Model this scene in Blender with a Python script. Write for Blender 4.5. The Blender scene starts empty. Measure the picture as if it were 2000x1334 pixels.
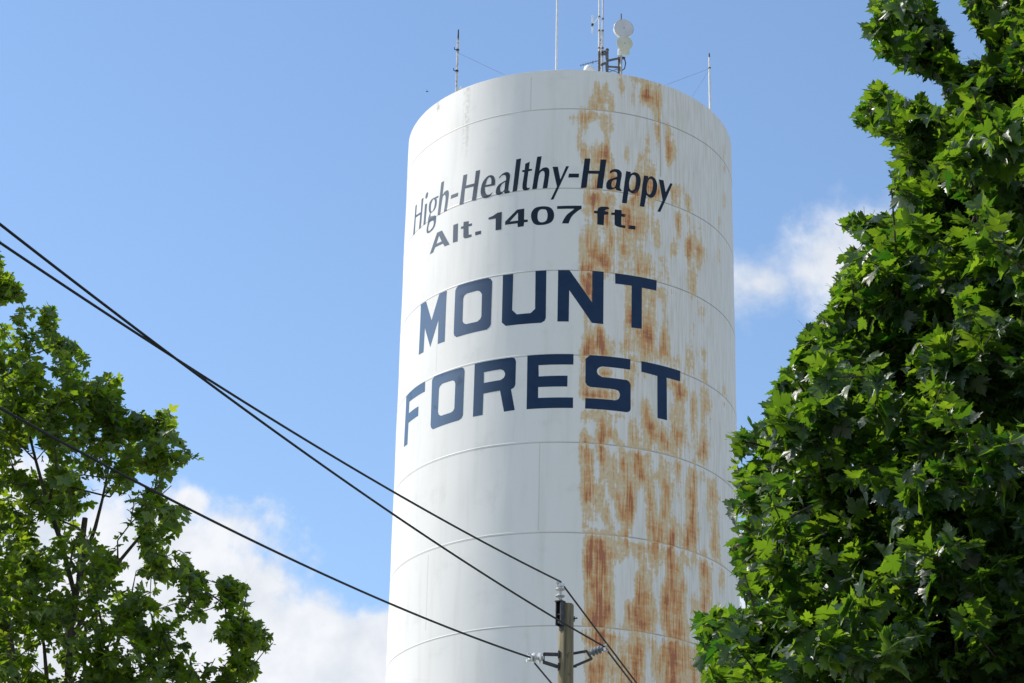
import bpy, bmesh, math, random
import numpy as np
from mathutils import Vector, Matrix
from mathutils.geometry import tessellate_polygon

R_ = math.radians
random.seed(7)
rng = np.random.default_rng(7)
S = bpy.context.scene
COL = S.collection

# ------------------------------------------------------------------ camera
F = 4726.0                       # focal length in photo pixels (2000 px wide)
PITCH, ROLL = 0.4215, 0.0225
CAM = np.array([0.0, 0.0, 1.6])
cp, sp = math.cos(PITCH), math.sin(PITCH)
FW = np.array([0, cp, sp]); UP0 = np.array([0, -sp, cp]); RT0 = np.array([1.0, 0, 0])
cr, sr = math.cos(ROLL), math.sin(ROLL)
RT = cr * RT0 + sr * UP0
UP = -sr * RT0 + cr * UP0
cam = bpy.data.cameras.new('camera')
cam.sensor_width = 36.0
cam.lens = 36.0 * F / 2000.0
cam.clip_start = 0.2
cam.clip_end = 6000.0
cam_o = bpy.data.objects.new('camera', cam)
COL.objects.link(cam_o)
m = Matrix.Identity(4)
for i in range(3):
    m[i][0] = RT[i]; m[i][1] = UP[i]; m[i][2] = -FW[i]; m[i][3] = CAM[i]
cam_o.matrix_world = m
S.camera = cam_o

def ray(px, py):
    return FW + RT * ((px - 1000.0) / F) + UP * ((667.0 - py) / F)
def at(px, py, Y):               # the point of the sight line px, py at ground distance Y
    d = ray(px, py)
    return CAM + d * (Y / d[1])
def proj(P):
    q = np.asarray(P) - CAM
    d = q @ FW
    return 1000 + F * (q @ RT) / d, 667 - F * (q @ UP) / d

# ------------------------------------------------------------------ light
SUN_EL = R_(46.0)
SUN_AZ = R_(-71.0)               # from +Y towards +X: the sun stands left, a little ahead
sdir = Vector((math.sin(SUN_AZ) * math.cos(SUN_EL), math.cos(SUN_AZ) * math.cos(SUN_EL), math.sin(SUN_EL)))
sun = bpy.data.lights.new('sun', 'SUN')
sun.energy = 3.9
sun.angle = R_(0.5)
sun.color = (1.0, 0.935, 0.85)
sun_o = bpy.data.objects.new('sun', sun)
sun_o.rotation_euler = sdir.to_track_quat('Z', 'Y').to_euler()
COL.objects.link(sun_o)

S.view_settings.view_transform = 'Standard'
S.view_settings.look = 'None'
S.view_settings.exposure = 0.30
S.view_settings.gamma = 1.0
S.cycles.max_bounces = 7
S.cycles.transmission_bounces = 4
S.cycles.use_denoising = True
S.cycles.denoiser = 'OPENIMAGEDENOISE'
S.cycles.denoising_prefilter = 'ACCURATE'

def dir_angles(px, py):
    d = ray(px, py); d = d / np.linalg.norm(d)
    return math.atan2(d[0], d[1]), math.asin(d[2])

class NT:
    """a small helper for node trees"""
    def __init__(self, tree):
        self.t = tree; self.n = tree.nodes; self.l = tree.links
        self.n.clear()
    def add(self, kind, **kw):
        n = self.n.new(kind)
        for k, v in kw.items():
            setattr(n, k, v)
        return n
    def put(self, sock, v):
        if hasattr(v, 'is_linked') or isinstance(v, bpy.types.NodeSocket):
            self.l.new(v, sock)
        else:
            if sock.type == 'RGBA' and not isinstance(v, (int, float)) and len(v) == 3:
                v = (*v, 1.0)
            sock.default_value = v
    def math(self, op, a, b=0.0, c=0.0, clamp=False):
        n = self.add('ShaderNodeMath', operation=op, use_clamp=clamp)
        for s, v in zip(n.inputs, (a, b, c)):
            self.put(s, v)
        return n.outputs[0]
    def vmath(self, op, a, b=(0, 0, 0)):
        n = self.add('ShaderNodeVectorMath', operation=op)
        self.put(n.inputs[0], a); self.put(n.inputs[1], b)
        return n.outputs[0]
    def mix(self, fac, a, b, blend='MIX'):
        n = self.add('ShaderNodeMix', data_type='RGBA', blend_type=blend)
        self.put(n.inputs[0], fac); self.put(n.inputs[6], a); self.put(n.inputs[7], b)
        return n.outputs[2]
    def noise(self, vec, scale, detail=3.0, rough=0.55, dist=0.0):
        n = self.add('ShaderNodeTexNoise')
        if vec is not None:
            self.put(n.inputs['Vector'], vec)
        n.inputs['Scale'].default_value = scale
        n.inputs['Detail'].default_value = detail
        n.inputs['Roughness'].default_value = rough
        n.inputs['Distortion'].default_value = dist
        return n.outputs['Fac']
    def smooth(self, v, lo, hi):
        n = self.add('ShaderNodeMapRange', interpolation_type='SMOOTHSTEP')
        self.put(n.inputs[0], v)
        n.inputs[1].default_value = lo; n.inputs[2].default_value = hi
        return n.outputs[0]
    def ramp(self, v, stops, interp='LINEAR'):
        n = self.add('ShaderNodeValToRGB')
        cr_ = n.color_ramp
        cr_.interpolation = interp
        while len(cr_.elements) < len(stops):
            cr_.elements.new(0.5)
        for e, (p, c) in zip(cr_.elements, stops):
            e.position = p; e.color = (*c, 1.0)
        self.put(n.inputs[0], v)
        return n.outputs[0]
    def comb(self, x, y, z):
        n = self.add('ShaderNodeCombineXYZ')
        for s, v in zip(n.inputs, (x, y, z)):
            self.put(s, v)
        return n.outputs[0]

# ---- the sky: blue air with cumulus banks low on the left and right
W = bpy.data.worlds.new('World')
S.world = W
W.use_nodes = True
w = NT(W.node_tree)
sky = w.add('ShaderNodeTexSky', sky_type='NISHITA')
sky.sun_disc = False
sky.sun_elevation = SUN_EL
sky.sun_rotation = SUN_AZ
sky.altitude = 400
sky.air_density = 1.2
sky.dust_density = 0.1
sky.ozone_density = 3.0
SKY_STRENGTH = 0.15
tc = w.add('ShaderNodeTexCoord')
sepn = w.add('ShaderNodeSeparateXYZ')
w.l.new(tc.outputs['Generated'], sepn.inputs[0])
dx, dy, dz = sepn.outputs
az = w.math('ARCTAN2', dx, dy)
el = w.math('ARCSINE', dz)
warp = w.noise(tc.outputs['Generated'], 22.0, 6.0, 0.60)
fine = w.noise(tc.outputs['Generated'], 52.0, 9.0, 0.60, 0.2)
shape = w.math('ADD', w.math('MULTIPLY', w.math('SUBTRACT', warp, 0.5), 1.3), w.math('MULTIPLY', w.math('SUBTRACT', fine, 0.5), 0.8))
clouds = [  # photo px centre, half sizes, weight
    (230, 1420, 400, 380, 1.5), (560, 1440, 290, 260, 1.5), (0, 1010, 150, 120, 0.95), (372, 985, 50, 40, 0.72),
    (1630, 520, 115, 125, 0.80), (1740, 460, 100, 80, 0.75), (1480, 555, 110, 80, 0.62), (1440, 590, 70, 60, 0.5),
    (1540, 1300, 300, 200, 0.85), (1950, 1250, 400, 250, 0.8),
    (-900, 1300, 700, 420, 1.0), (3200, 1200, 900, 500, 0.9), (900, 2000, 4000, 330, 0.62)]
tot = None
wisp = None
for (px, py, rx, ry, wt) in clouds:
    a0, e0 = dir_angles(px, py)
    u = w.math('MULTIPLY', w.math('SUBTRACT', az, a0), F * 0.95 / rx)
    v = w.math('MULTIPLY', w.math('SUBTRACT', el, e0), F / ry)
    d2 = w.math('ADD', w.math('MULTIPLY', u, u), w.math('MULTIPLY', v, v))
    b = w.math('MULTIPLY', w.math('SUBTRACT', 1.55, w.math('SQRT', d2)), wt)
    if 1400 < px < 1800 and py < 700:
        wisp = b if wisp is None else w.math('SMOOTH_MAX', wisp, b, 0.1)
    else:
        tot = b if tot is None else w.math('SMOOTH_MAX', tot, b, 0.1)
# scattered fair-weather clouds over the rest of the dome, out of the picture
rest = w.math('MULTIPLY', w.math('SUBTRACT', w.noise(tc.outputs['Generated'], 3.2, 4.0, 0.55), 0.50), 4.0)
away = w.smooth(w.math('ABSOLUTE', az), 0.36, 0.60)
rest = w.math('SUBTRACT', w.math('MULTIPLY', w.math('ADD', rest, 0.6), away), 0.2)
tot = w.math('MAXIMUM', tot, rest)
dens = w.math('ADD', tot, shape)
mask = w.smooth(dens, 0.38, 0.84)
mask = w.math('MAXIMUM', mask, w.math('MULTIPLY', w.smooth(w.math('ADD', wisp, w.math('MULTIPLY', shape, 1.25)), 0.30, 1.20), 0.96))
body = w.math('ADD', w.math('MULTIPLY', w.noise(tc.outputs['Generated'], 26.0, 6.0, 0.6), 0.75), w.math('MULTIPLY', fine, 0.25))
ccol = w.ramp(body, [(0.36, (0.76, 0.80, 0.86)), (0.60, (0.96, 0.97, 1.0))])
skyc = w.vmath('SCALE', sky.outputs[0]); w.n[-1].inputs['Scale'].default_value = SKY_STRENGTH
cl = w.vmath('SCALE', ccol); w.n[-1].inputs['Scale'].default_value = 0.80
bgc = w.mix(w.math('MULTIPLY', mask, 0.95), skyc, cl)
bg = w.add('ShaderNodeBackground')
w.put(bg.inputs[0], bgc); bg.inputs[1].default_value = 1.0
out = w.add('ShaderNodeOutputWorld')
w.l.new(bg.outputs[0], out.inputs[0])

# ------------------------------------------------------------------ helpers
def tag(o, label=None, cat=None, group=None, kind=None):
    for k, v in (('label', label), ('category', cat), ('group', group), ('kind', kind)):
        if v:
            o[k] = v
    return o
def empty(name, loc, label, cat, group=None):
    o = bpy.data.objects.new(name, None)
    o.empty_display_size = 0.3
    o.location = loc
    COL.objects.link(o)
    return tag(o, label, cat, group)
def link_mesh(name, me, mat, parent=None, smooth=True, origin=None):
    o = bpy.data.objects.new(name, me)
    COL.objects.link(o)
    if mat is not None:
        me.materials.append(mat)
    if smooth:
        me.shade_smooth()
    if parent is not None:          # vertices are given in world space; parents are unrotated
        o.parent = parent
        o.matrix_parent_inverse = Matrix.Identity(4)
        me.transform(Matrix.Translation(-Vector(parent.location)))
    elif origin is not None:
        me.transform(Matrix.Translation(-Vector(origin)))
        o.location = origin
    return o

class MB:
    """collects simple solids into one mesh"""
    def __init__(self):
        self.v = []; self.f = []
    def ring_tube(self, pts, rad, n=10, cap=True):
        pts = [Vector(p) for p in pts]
        if not hasattr(rad, '__len__'):
            rad = [rad] * len(pts)
        base = len(self.v)
        up = Vector((0.31, 0.17, 0.93)).normalized()
        prev = None
        for i, p in enumerate(pts):
            a = pts[max(i - 1, 0)]; b = pts[min(i + 1, len(pts) - 1)]
            t = (b - a).normalized()
            if prev is None:
                ref = up if abs(t.dot(up)) < 0.9 else Vector((1, 0, 0))
                x = t.cross(ref).normalized()
            else:
                x = (prev - t * prev.dot(t)).normalized()
            prev = x
            y = t.cross(x)
            for k in range(n):
                an = 2 * math.pi * k / n
                self.v.append(p + (x * math.cos(an) + y * math.sin(an)) * rad[i])
        for i in range(len(pts) - 1):
            for k in range(n):
                a = base + i * n + k; b = base + i * n + (k + 1) % n
                self.f.append((a, b, b + n, a + n))
        if cap:
            self.f.append(tuple(base + k for k in reversed(range(n))))
            self.f.append(tuple(base + (len(pts) - 1) * n + k for k in range(n)))
        return self
    def box(self, c, ax, ay, az_, bev=0.0):
        """ax, ay, az_ are half-extent vectors"""
        c, ax, ay, az_ = Vector(c), Vector(ax), Vector(ay), Vector(az_)
        bm = bmesh.new()
        bmesh.ops.create_cube(bm, size=2.0)
        M = Matrix(((ax.x, ay.x, az_.x, c.x), (ax.y, ay.y, az_.y, c.y), (ax.z, ay.z, az_.z, c.z), (0, 0, 0, 1)))
        bm.transform(M)
        if bev:
            bmesh.ops.bevel(bm, geom=bm.edges[:], offset=bev, segments=1, affect='EDGES')
        self.take(bm)
        return self
    def bar(self, a, b, w_, h_, upv=(0, 0, 1), bev=0.0):
        a, b = Vector(a), Vector(b)
        t = (b - a)
        y = t.normalized()
        x = y.cross(Vector(upv)).normalized()
        z = x.cross(y)
        return self.box((a + b) / 2, x * (w_ / 2), t / 2, z * (h_ / 2), bev)
    def lathe(self, origin, axis, prof, n=24):
        """prof: (distance along axis, radius)"""
        o = Vector(origin); t = Vector(axis).normalized()
        ref = Vector((0, 0, 1)) if abs(t.z) < 0.9 else Vector((1, 0, 0))
        x = t.cross(ref).normalized(); y = t.cross(x)
        base = len(self.v)
        for (d, r) in prof:
            for k in range(n):
                an = 2 * math.pi * k / n
                self.v.append(o + t * d + (x * math.cos(an) + y * math.sin(an)) * max(r, 1e-4))
        for i in range(len(prof) - 1):
            for k in range(n):
                a = base + i * n + k; b = base + i * n + (k + 1) % n
                self.f.append((a, b, b + n, a + n))
        self.f.append(tuple(base + k for k in reversed(range(n))))
        self.f.append(tuple(base + (len(prof) - 1) * n + k for k in range(n)))
        return self
    def take(self, bm):
        base = len(self.v)
        bm.verts.index_update()
        self.v += [x.co.copy() for x in bm.verts]
        self.f += [tuple(base + x.index for x in f.verts) for f in bm.faces]
        bm.free()
    def build(self, name, mat, parent=None, smooth=False, origin=None, sharp=35):
        me = bpy.data.meshes.new(name)
        me.from_pydata([tuple(x) for x in self.v], [], self.f)
        me.update()
        bm = bmesh.new(); bm.from_mesh(me)
        bmesh.ops.recalc_face_normals(bm, faces=bm.faces[:])
        bm.to_mesh(me); bm.free()
        o = link_mesh(name, me, mat, parent, smooth, origin)
        if smooth and sharp:
            me.set_sharp_from_angle(angle=R_(sharp))
        return o

def principled(name, color, rough=0.5, metallic=0.0, spec=0.5):
    mt = bpy.data.materials.new(name); mt.use_nodes = True
    t = NT(mt.node_tree)
    b = t.add('ShaderNodeBsdfPrincipled')
    o = t.add('ShaderNodeOutputMaterial')
    t.l.new(b.outputs[0], o.inputs[0])
    t.put(b.inputs['Base Color'], color)
    b.inputs['Roughness'].default_value = rough
    b.inputs['Metallic'].default_value = metallic
    b.inputs['Specular IOR Level'].default_value = spec
    return mt, t, b
def worn(name, c1, c2, scale=8.0, rough=0.5, metallic=0.0, lo=0.4, hi=0.65, bump=0.0, stretch=(1, 1, 1)):
    mt, t, b = principled(name, c1, rough, metallic)
    co = t.add('ShaderNodeTexCoord')
    vec = t.vmath('MULTIPLY', co.outputs['Object'], stretch)
    nz = t.noise(vec, scale, 5.0, 0.6)
    t.put(b.inputs['Base Color'], t.mix(t.smooth(nz, lo, hi), c1, c2))
    if bump:
        bp = t.add('ShaderNodeBump'); bp.inputs['Strength'].default_value = bump
        bp.inputs['Distance'].default_value = 0.02
        t.l.new(nz, bp.inputs['Height']); t.l.new(bp.outputs[0], b.inputs['Normal'])
    return mt

# ------------------------------------------------------------------ ground
gm, gt, gb = principled('ground_grass', (0.07, 0.10, 0.03), 0.95)
co = gt.add('ShaderNodeTexCoord')
n1 = gt.noise(co.outputs['Object'], 0.15, 6.0, 0.6)
n2 = gt.noise(co.outputs['Object'], 6.0, 4.0, 0.6)
gt.put(gb.inputs['Base Color'], gt.mix(n2, gt.mix(n1, (0.20, 0.185, 0.14), (0.27, 0.25, 0.205)), (0.16, 0.16, 0.10)))
g = MB()
ring = [0, 15, 40, 90, 200, 500, 1200, 3000]
for r_ in ring[1:]:
    for k in range(48):
        g.v.append(Vector((r_ * math.cos(k * math.pi / 24), 40 + r_ * math.sin(k * math.pi / 24), 0)))
g.f.append(tuple(range(48)))
for i in range(len(ring) - 2):
    for k in range(48):
        a = i * 48 + k; b = i * 48 + (k + 1) % 48
        g.f.append((a, b, b + 48, a + 48))
tag(g.build('ground', gm), kind='structure')

# ------------------------------------------------------------------ water tower
TR = 4.70                                  # radius; one course of plates is 2.45 m high
TAZ, TD = 0.0251, 13.2328 * TR
TC = np.array([math.sin(TAZ) * TD, math.cos(TAZ) * TD])
TH0 = math.atan2(-TC[1], -TC[0])           # direction of the side that faces the camera
zc = 1.6 + TR * np.array([7.2276, 6.9681, 6.4553, 5.9337, 5.4181, 4.8991, 4.3792, 3.8567])
z_top = float(zc[0])
seams = list(zc[1:])
while seams[-1] > 2.6:
    seams.append(seams[-1] - 0.5195 * TR)

def cyl_hit(px, py, rad=TR):
    """photo px -> (arc length right of the facing side, height) on the tank wall"""
    d = ray(px, py)
    o = CAM[:2] - TC
    a = d[0] ** 2 + d[1] ** 2; b = 2 * (o[0] * d[0] + o[1] * d[1]); c = o @ o - rad * rad
    disc = b * b - 4 * a * c
    t = (-b - math.sqrt(max(disc, 0.0))) / (2 * a)
    P = CAM + d * t
    th = math.atan2(P[1] - TC[1], P[0] - TC[0]) - TH0
    th = (th + math.pi) % (2 * math.pi) - math.pi
    return th * rad, P[2]
def cyl_pt(s, z, rad=TR):
    th = TH0 + s / TR
    return (TC[0] + rad * math.cos(th), TC[1] + rad * math.sin(th), z)

RUST = """
00002011221443210
00015240160213625
001345350203268661
031565150003112462
365534511022101151
143003340000001170421
23012040011000405063000000000200
155356710130114130741000110003
036266640240443120631000010002
011332451111333520200000010104
0114523751234565110000000110002
0136722542257466721543000100020
0247746520376244411531500001030
0235446414733322100150510010030
0132537225845543311171412101300
0244324424656523311051223110210
0455424625443322410330733111200
0446656416524211111531847311300
0555587314325452232110524221300
0678545424335553232111332110100
0676331222332222323210450000000
0188501000534453542410250100000
0026020000541425133011212200000
0131000000562454131100113300000
0142320010763555122100131200000
0134572101516687062100221100000
0277684322734576174110312100000
1386475423422554575121422410000
0330000000263332222341431220000
0320166321542423202212222510000
0440000000440211114663100410030
0487688750021221101287242420140
0000000000031351002343161641030
0364544333121462011434161431020
0211164310252466431534151321000
0352475540154337562565132420000
0574373234153245356353324722000
0466174325428352224241216722100
0356053436457442343261341312000
0364143444436834454331472423000
0456533544654154165222461244100
0485452364781164055232561245400
0343435046780055154111462234200
0233236136660055354411561124200
0232112412620056553532672115200
0065564335710045755835672116300
0177685533535555647624551226300
0289796544214535536534434714400
0177685410002423416652323842230
0055664410016524126644112651330
0056766500016543147655112451330
0055685510217554157664141651120
0056786700756654267565153750310
0256877511657755357565132540320
0246875313357865156465420420210
0366786652135415035665300320110
0045676524556725256654444042100
0044454335566614557865444032200
0056574535566504546756464043200
0046553435466402346755464540310
""".split()
RG = np.array([[int(ch) for ch in (r_ + '0' * 40)[:33]] for r_ in RUST], float) / 9.0
RY = np.array([150 + 20 * i for i in range(50)] + [1144 + 20 * i for i in range(10)], float)
def rust_at(s, z):
    """stain strength on the wall, read off the photographed side of the tower"""
    s = np.asarray(s, float); z = np.asarray(z, float)
    th = TH0 + s / TR
    P = np.stack([TC[0] + TR * np.cos(th), TC[1] + TR * np.sin(th), z], -1)
    x, y = proj(P)
    vis = (s > -0.5) & (s < TR * 1.40)
    u = np.clip((x - 1125.0) / 10.0, 0, 31.0)
    v = np.interp(y, RY, np.arange(len(RY)))
    u0 = u.astype(int); v0 = np.clip(v.astype(int), 0, len(RY) - 2)
    fu = u - u0; fv = v - v0
    r = (RG[v0, u0] * (1 - fu) + RG[v0, u0 + 1] * fu) * (1 - fv) + (RG[v0 + 1, u0] * (1 - fu) + RG[v0 + 1, u0 + 1] * fu) * fv
    return np.where(vis & (x > 1112), r, 0.0)

# wall paint with rust
wm, wt_, wb = principled('tank_paint', (0.8, 0.8, 0.8), 0.5, 0.0, 0.32)
def wall_nodes(t, with_uv=True):
    uv = t.add('ShaderNodeUVMap', uv_map='arc')
    sx = t.add('ShaderNodeSeparateXYZ'); t.l.new(uv.outputs[0], sx.inputs[0])
    return sx.outputs[0], sx.outputs[1]
us, uz = wall_nodes(wt_)
at_ = wt_.add('ShaderNodeAttribute', attribute_name='rust')
streak = wt_.noise(wt_.comb(wt_.math('MULTIPLY', us, 5.5), wt_.math('MULTIPLY', uz, 0.55), 0.0), 1.0, 4.0, 0.6)
fstreak = wt_.noise(wt_.comb(wt_.math('MULTIPLY', us, 13.0), wt_.math('MULTIPLY', uz, 0.8), 3.0), 1.0, 3.0, 0.6)
blot = wt_.noise(wt_.comb(wt_.math('MULTIPLY', us, 4.0), wt_.math('MULTIPLY', uz, 2.6), 7.0), 1.0, 5.0, 0.62, 0.5)
scr = wt_.noise(wt_.comb(wt_.math('MULTIPLY', us, 2.2), wt_.math('MULTIPLY', uz, 11.0), 11.0), 1.0, 3.0, 0.6)
speck = wt_.noise(wt_.comb(wt_.math('MULTIPLY', us, 11.0), wt_.math('MULTIPLY', uz, 7.0), 5.0), 1.0, 4.0, 0.7)
def wsum(t, terms):
    tot_ = None
    for n_, k_ in terms:
        x_ = t.math('MULTIPLY', t.math('SUBTRACT', n_, 0.5), k_)
        tot_ = x_ if tot_ is None else t.math('ADD', tot_, x_)
    return tot_
vfine = wt_.noise(wt_.comb(wt_.math('MULTIPLY', us, 24.0), wt_.math('MULTIPLY', uz, 1.1), 31.0), 1.0, 2.0, 0.5)
mod = wsum(wt_, [(streak, 0.8), (fstreak, 1.7), (vfine, 1.5), (blot, 1.2), (scr, 0.8), (speck, 1.5)])
mod2 = wsum(wt_, [(streak, -0.4), (vfine, 2.0), (blot, 0.9), (speck, -1.4), (scr, 0.6)])
vv = wt_.math('DIVIDE', wt_.math('SUBTRACT', float(zc[1]), uz), 0.5195 * TR)
fr_ = wt_.math('SUBTRACT', vv, wt_.math('FLOOR', vv))
below = wt_.math('ADD', 0.50, wt_.math('MULTIPLY', wt_.smooth(wt_.math('ADD', fr_, wt_.math('ADD', wt_.math('MULTIPLY', wt_.math('SUBTRACT', fstreak, 0.5), 0.16), wt_.math('MULTIPLY', wt_.math('SUBTRACT', blot, 0.5), 0.22))), 0.0, 0.075), 0.50))   # the weld strip under each joint holds its paint
ra = wt_.math('MULTIPLY', wt_.math('MULTIPLY', at_.outputs['Fac'], 1.06), below)
amp = wt_.math('ADD', 0.10, wt_.math('MULTIPLY', ra, 0.62))
rr = wt_.math('ADD', ra, wt_.math('MULTIPLY', mod, amp), clamp=True)
r2 = wt_.math('ADD', ra, wt_.math('MULTIPLY', mod2, amp), clamp=True)
film = wt_.math('MULTIPLY', wt_.smooth(rr, 0.22, 0.39), 0.92)
orange = wt_.math('MULTIPLY', wt_.smooth(wt_.math('ADD', wt_.math('MULTIPLY', rr, 0.55), wt_.math('MULTIPLY', r2, 0.45)), 0.52, 0.66), 0.92)
deep = wt_.math('MULTIPLY', wt_.smooth(wt_.math('ADD', wt_.math('MULTIPLY', rr, 0.6), wt_.math('MULTIPLY', r2, 0.4)), 0.70, 0.88), 0.9)
filmc = wt_.mix(wt_.smooth(speck, 0.35, 0.65), (0.74, 0.60, 0.39), (0.69, 0.49, 0.26))
filmc = wt_.mix(orange, filmc, (0.66, 0.30, 0.085))
filmc = wt_.mix(deep, filmc, (0.39, 0.105, 0.036))
# weathered white: faint grey runs, dirt along the plate joints
dirt = wt_.noise(wt_.comb(wt_.math('MULTIPLY', us, 3.0), wt_.math('MULTIPLY', uz, 0.25), 1.0), 1.0, 6.0, 0.6)
dirt2 = wt_.noise(wt_.comb(wt_.math('MULTIPLY', us, 1.2), wt_.math('MULTIPLY', uz, 1.0), 21.0), 1.0, 6.0, 0.65)
base = wt_.mix(wt_.smooth(dirt, 0.46, 0.74), (0.83, 0.815, 0.785), (0.765, 0.75, 0.715))
base = wt_.mix(wt_.math('MULTIPLY', wt_.smooth(dirt2, 0.54, 0.72), 0.22), base, (0.52, 0.52, 0.48))
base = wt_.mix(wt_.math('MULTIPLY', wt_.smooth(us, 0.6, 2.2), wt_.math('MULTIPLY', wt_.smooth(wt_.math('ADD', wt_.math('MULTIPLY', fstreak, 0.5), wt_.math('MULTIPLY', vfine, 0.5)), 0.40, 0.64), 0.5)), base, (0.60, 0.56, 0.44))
jd = wt_.math('SUBTRACT', wt_.math('DIVIDE', wt_.math('SUBTRACT', float(zc[1]), uz), 0.5195 * TR), 0.0)
jf = wt_.math('ABSOLUTE', wt_.math('SUBTRACT', jd, wt_.math('ROUND', jd)))
joint = wt_.math('SUBTRACT', 1.0, wt_.smooth(jf, 0.003, 0.0085))
base = wt_.mix(wt_.math('MULTIPLY', joint, wt_.math('ADD', 0.42, wt_.math('MULTIPLY', wt_.smooth(us, -1.5, 1.5), 0.25))), base, (0.16, 0.15, 0.13))
# upright plate joints: arc position, top, bottom
for (px, py0, py1, k_) in ((1037, 150, 214, 0.30), (1290, 232, 345, 0.65), (1053, 866, 1036, 0.30), (1293, 822, 880, 0.75), (834, 1085, 1230, 0.30),
                           (1294, 1246, 1330, 0.75), (853, 665, 725, 0.25), (1365, 1000, 1075, 0.6), (1205, 430, 525, 0.22)):
    s0, za = cyl_hit(px, py0); s1, zb = cyl_hit(px, py1)
    lx = wt_.math('SUBTRACT', 1.0, wt_.smooth(wt_.math('ABSOLUTE', wt_.math('SUBTRACT', us, (s0 + s1) / 2)), 0.006, 0.022))
    ly = wt_.math('MULTIPLY', wt_.math('GREATER_THAN', uz, zb), wt_.math('LESS_THAN', uz, za))
    base = wt_.mix(wt_.math('MULTIPLY', wt_.math('MULTIPLY', lx, ly), k_), base, (0.30, 0.27, 0.22))
for (px, py0, py1, half, k_) in ((912, 172, 330, 0.18, 0.5), (857, 198, 222, 0.14, 0.9)):
    s0, za = cyl_hit(px, py0); s1, zb = cyl_hit(px, py1)
    lx = wt_.math('SUBTRACT', 1.0, wt_.smooth(wt_.math('ABSOLUTE', wt_.math('SUBTRACT', us, s0)), half * 0.3, half))
    ly = wt_.math('MULTIPLY', wt_.smooth(uz, zb, zb + 0.5 * (za - zb)), wt_.math('LESS_THAN', uz, za))
    base = wt_.mix(wt_.math('MULTIPLY', wt_.math('MULTIPLY', lx, ly), wt_.math('MULTIPLY', wt_.smooth(wt_.math('ADD', wt_.math('MULTIPLY', speck, 0.5), wt_.math('MULTIPLY', streak, 0.5)), 0.46, 0.60), k_)), base, (0.38, 0.34, 0.27))
colr = wt_.mix(film, base, filmc)
wt_.put(wb.inputs['Base Color'], colr)
wt_.put(wb.inputs['Roughness'], wt_.math('ADD', 0.50, wt_.math('MULTIPLY', film, 0.3)))

tower = empty('water_tower', (TC[0], TC[1], 0.0), 'tall white cylindrical water tower with rust streaks down its right side and dark blue lettering', 'water tower')
# wall: a grid fine enough to carry the stains on the near side
ths = np.concatenate([np.arange(-180, -100, 5.0), np.arange(-100, 100, 1.0), np.arange(100, 180, 5.0)])
zs = []
lev = [z_top] + seams + [0.0]
for i in range(len(lev) - 1):
    a, b = lev[i], lev[i + 1]
    n_ = max(2, int((a - b) / (0.12 if a > 15 else 0.8)))
    bead = 0.012
    za = a - 2.2 * bead if i > 0 else a
    zb = b + 2.2 * bead if i < len(lev) - 2 else b
    zs += [(float(z), 0.0) for z in np.linspace(za, zb, n_)]
    if i < len(lev) - 2:
        zs += [(b + bead * 1.7, 0.0), (b + bead, 0.0005), (b + bead * 0.5, 0.004), (b, 0.005), (b - bead * 0.5, 0.004), (b - bead, 0.0005), (b - bead * 1.7, 0.0)]
zs_z = np.array([q[0] for q in zs]); zs_r = np.array([q[1] for q in zs])
NTh, NZ = len(ths), len(zs)
sg = np.radians(ths) * TR
SS, ZZ = np.meshgrid(sg, zs_z)
RR = TR + zs_r[:, None] + 0 * SS
# plates are never perfectly round: a few millimetres of dent
def dent(s, z):
    return 0.004 * np.sin(s * 1.7 + z * 0.9) * np.sin(z * 1.3 + 1.0) + 0.002 * np.sin(s * 3.1 - z * 2.2)
RR = RR + dent(SS, ZZ)
V = np.stack([TC[0] + RR * np.cos(TH0 + SS / TR), TC[1] + RR * np.sin(TH0 + SS / TR), ZZ], -1).reshape(-1, 3)
faces = []
for i in range(NZ - 1):
    for k in range(NTh):
        k2 = (k + 1) % NTh
        faces.append((i * NTh + k, (i + 1) * NTh + k, (i + 1) * NTh + k2, i * NTh + k2))
me = bpy.data.meshes.new('tank_wall')
me.from_pydata(V.tolist(), [], faces)
att = me.attributes.new('rust', 'FLOAT', 'POINT')
att.data.foreach_set('value', rust_at(SS.ravel(), ZZ.ravel()).astype(np.float32))
uvl = me.uv_layers.new(name='arc')
li = np.zeros(len(me.loops), np.int32); me.loops.foreach_get('vertex_index', li)
su = SS.ravel()[li].copy(); zu = ZZ.ravel()[li]
fi = np.repeat(np.arange(len(faces)), 4)
wrap = (fi % NTh) == NTh - 1
su[wrap & (su < 0)] += 2 * math.pi * TR
uvl.data.foreach_set('uv', np.stack([su, zu], -1).astype(np.float32).ravel())
link_mesh('tank_wall', me, wm, tower)

# shallow cone roof with a rim angle, set just inside the wall
rfm = worn('roof_paint', (0.72, 0.72, 0.70), (0.58, 0.52, 0.44), 1.5, 0.6)
rf = MB()
rf.lathe((TC[0], TC[1], z_top), (0, 0, 1), [(-0.25, TR - 0.02), (-0.012, TR - 0.02), (0.004, TR - 0.004), (0.010, TR - 0.008), (0.014, TR - 0.10), (0.03, TR * 0.8), (0.10, TR * 0.4), (0.16, 0.3), (0.16, 0.02)], 180)
rf.build('roof', rfm, tower, smooth=True, sharp=30)

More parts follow.
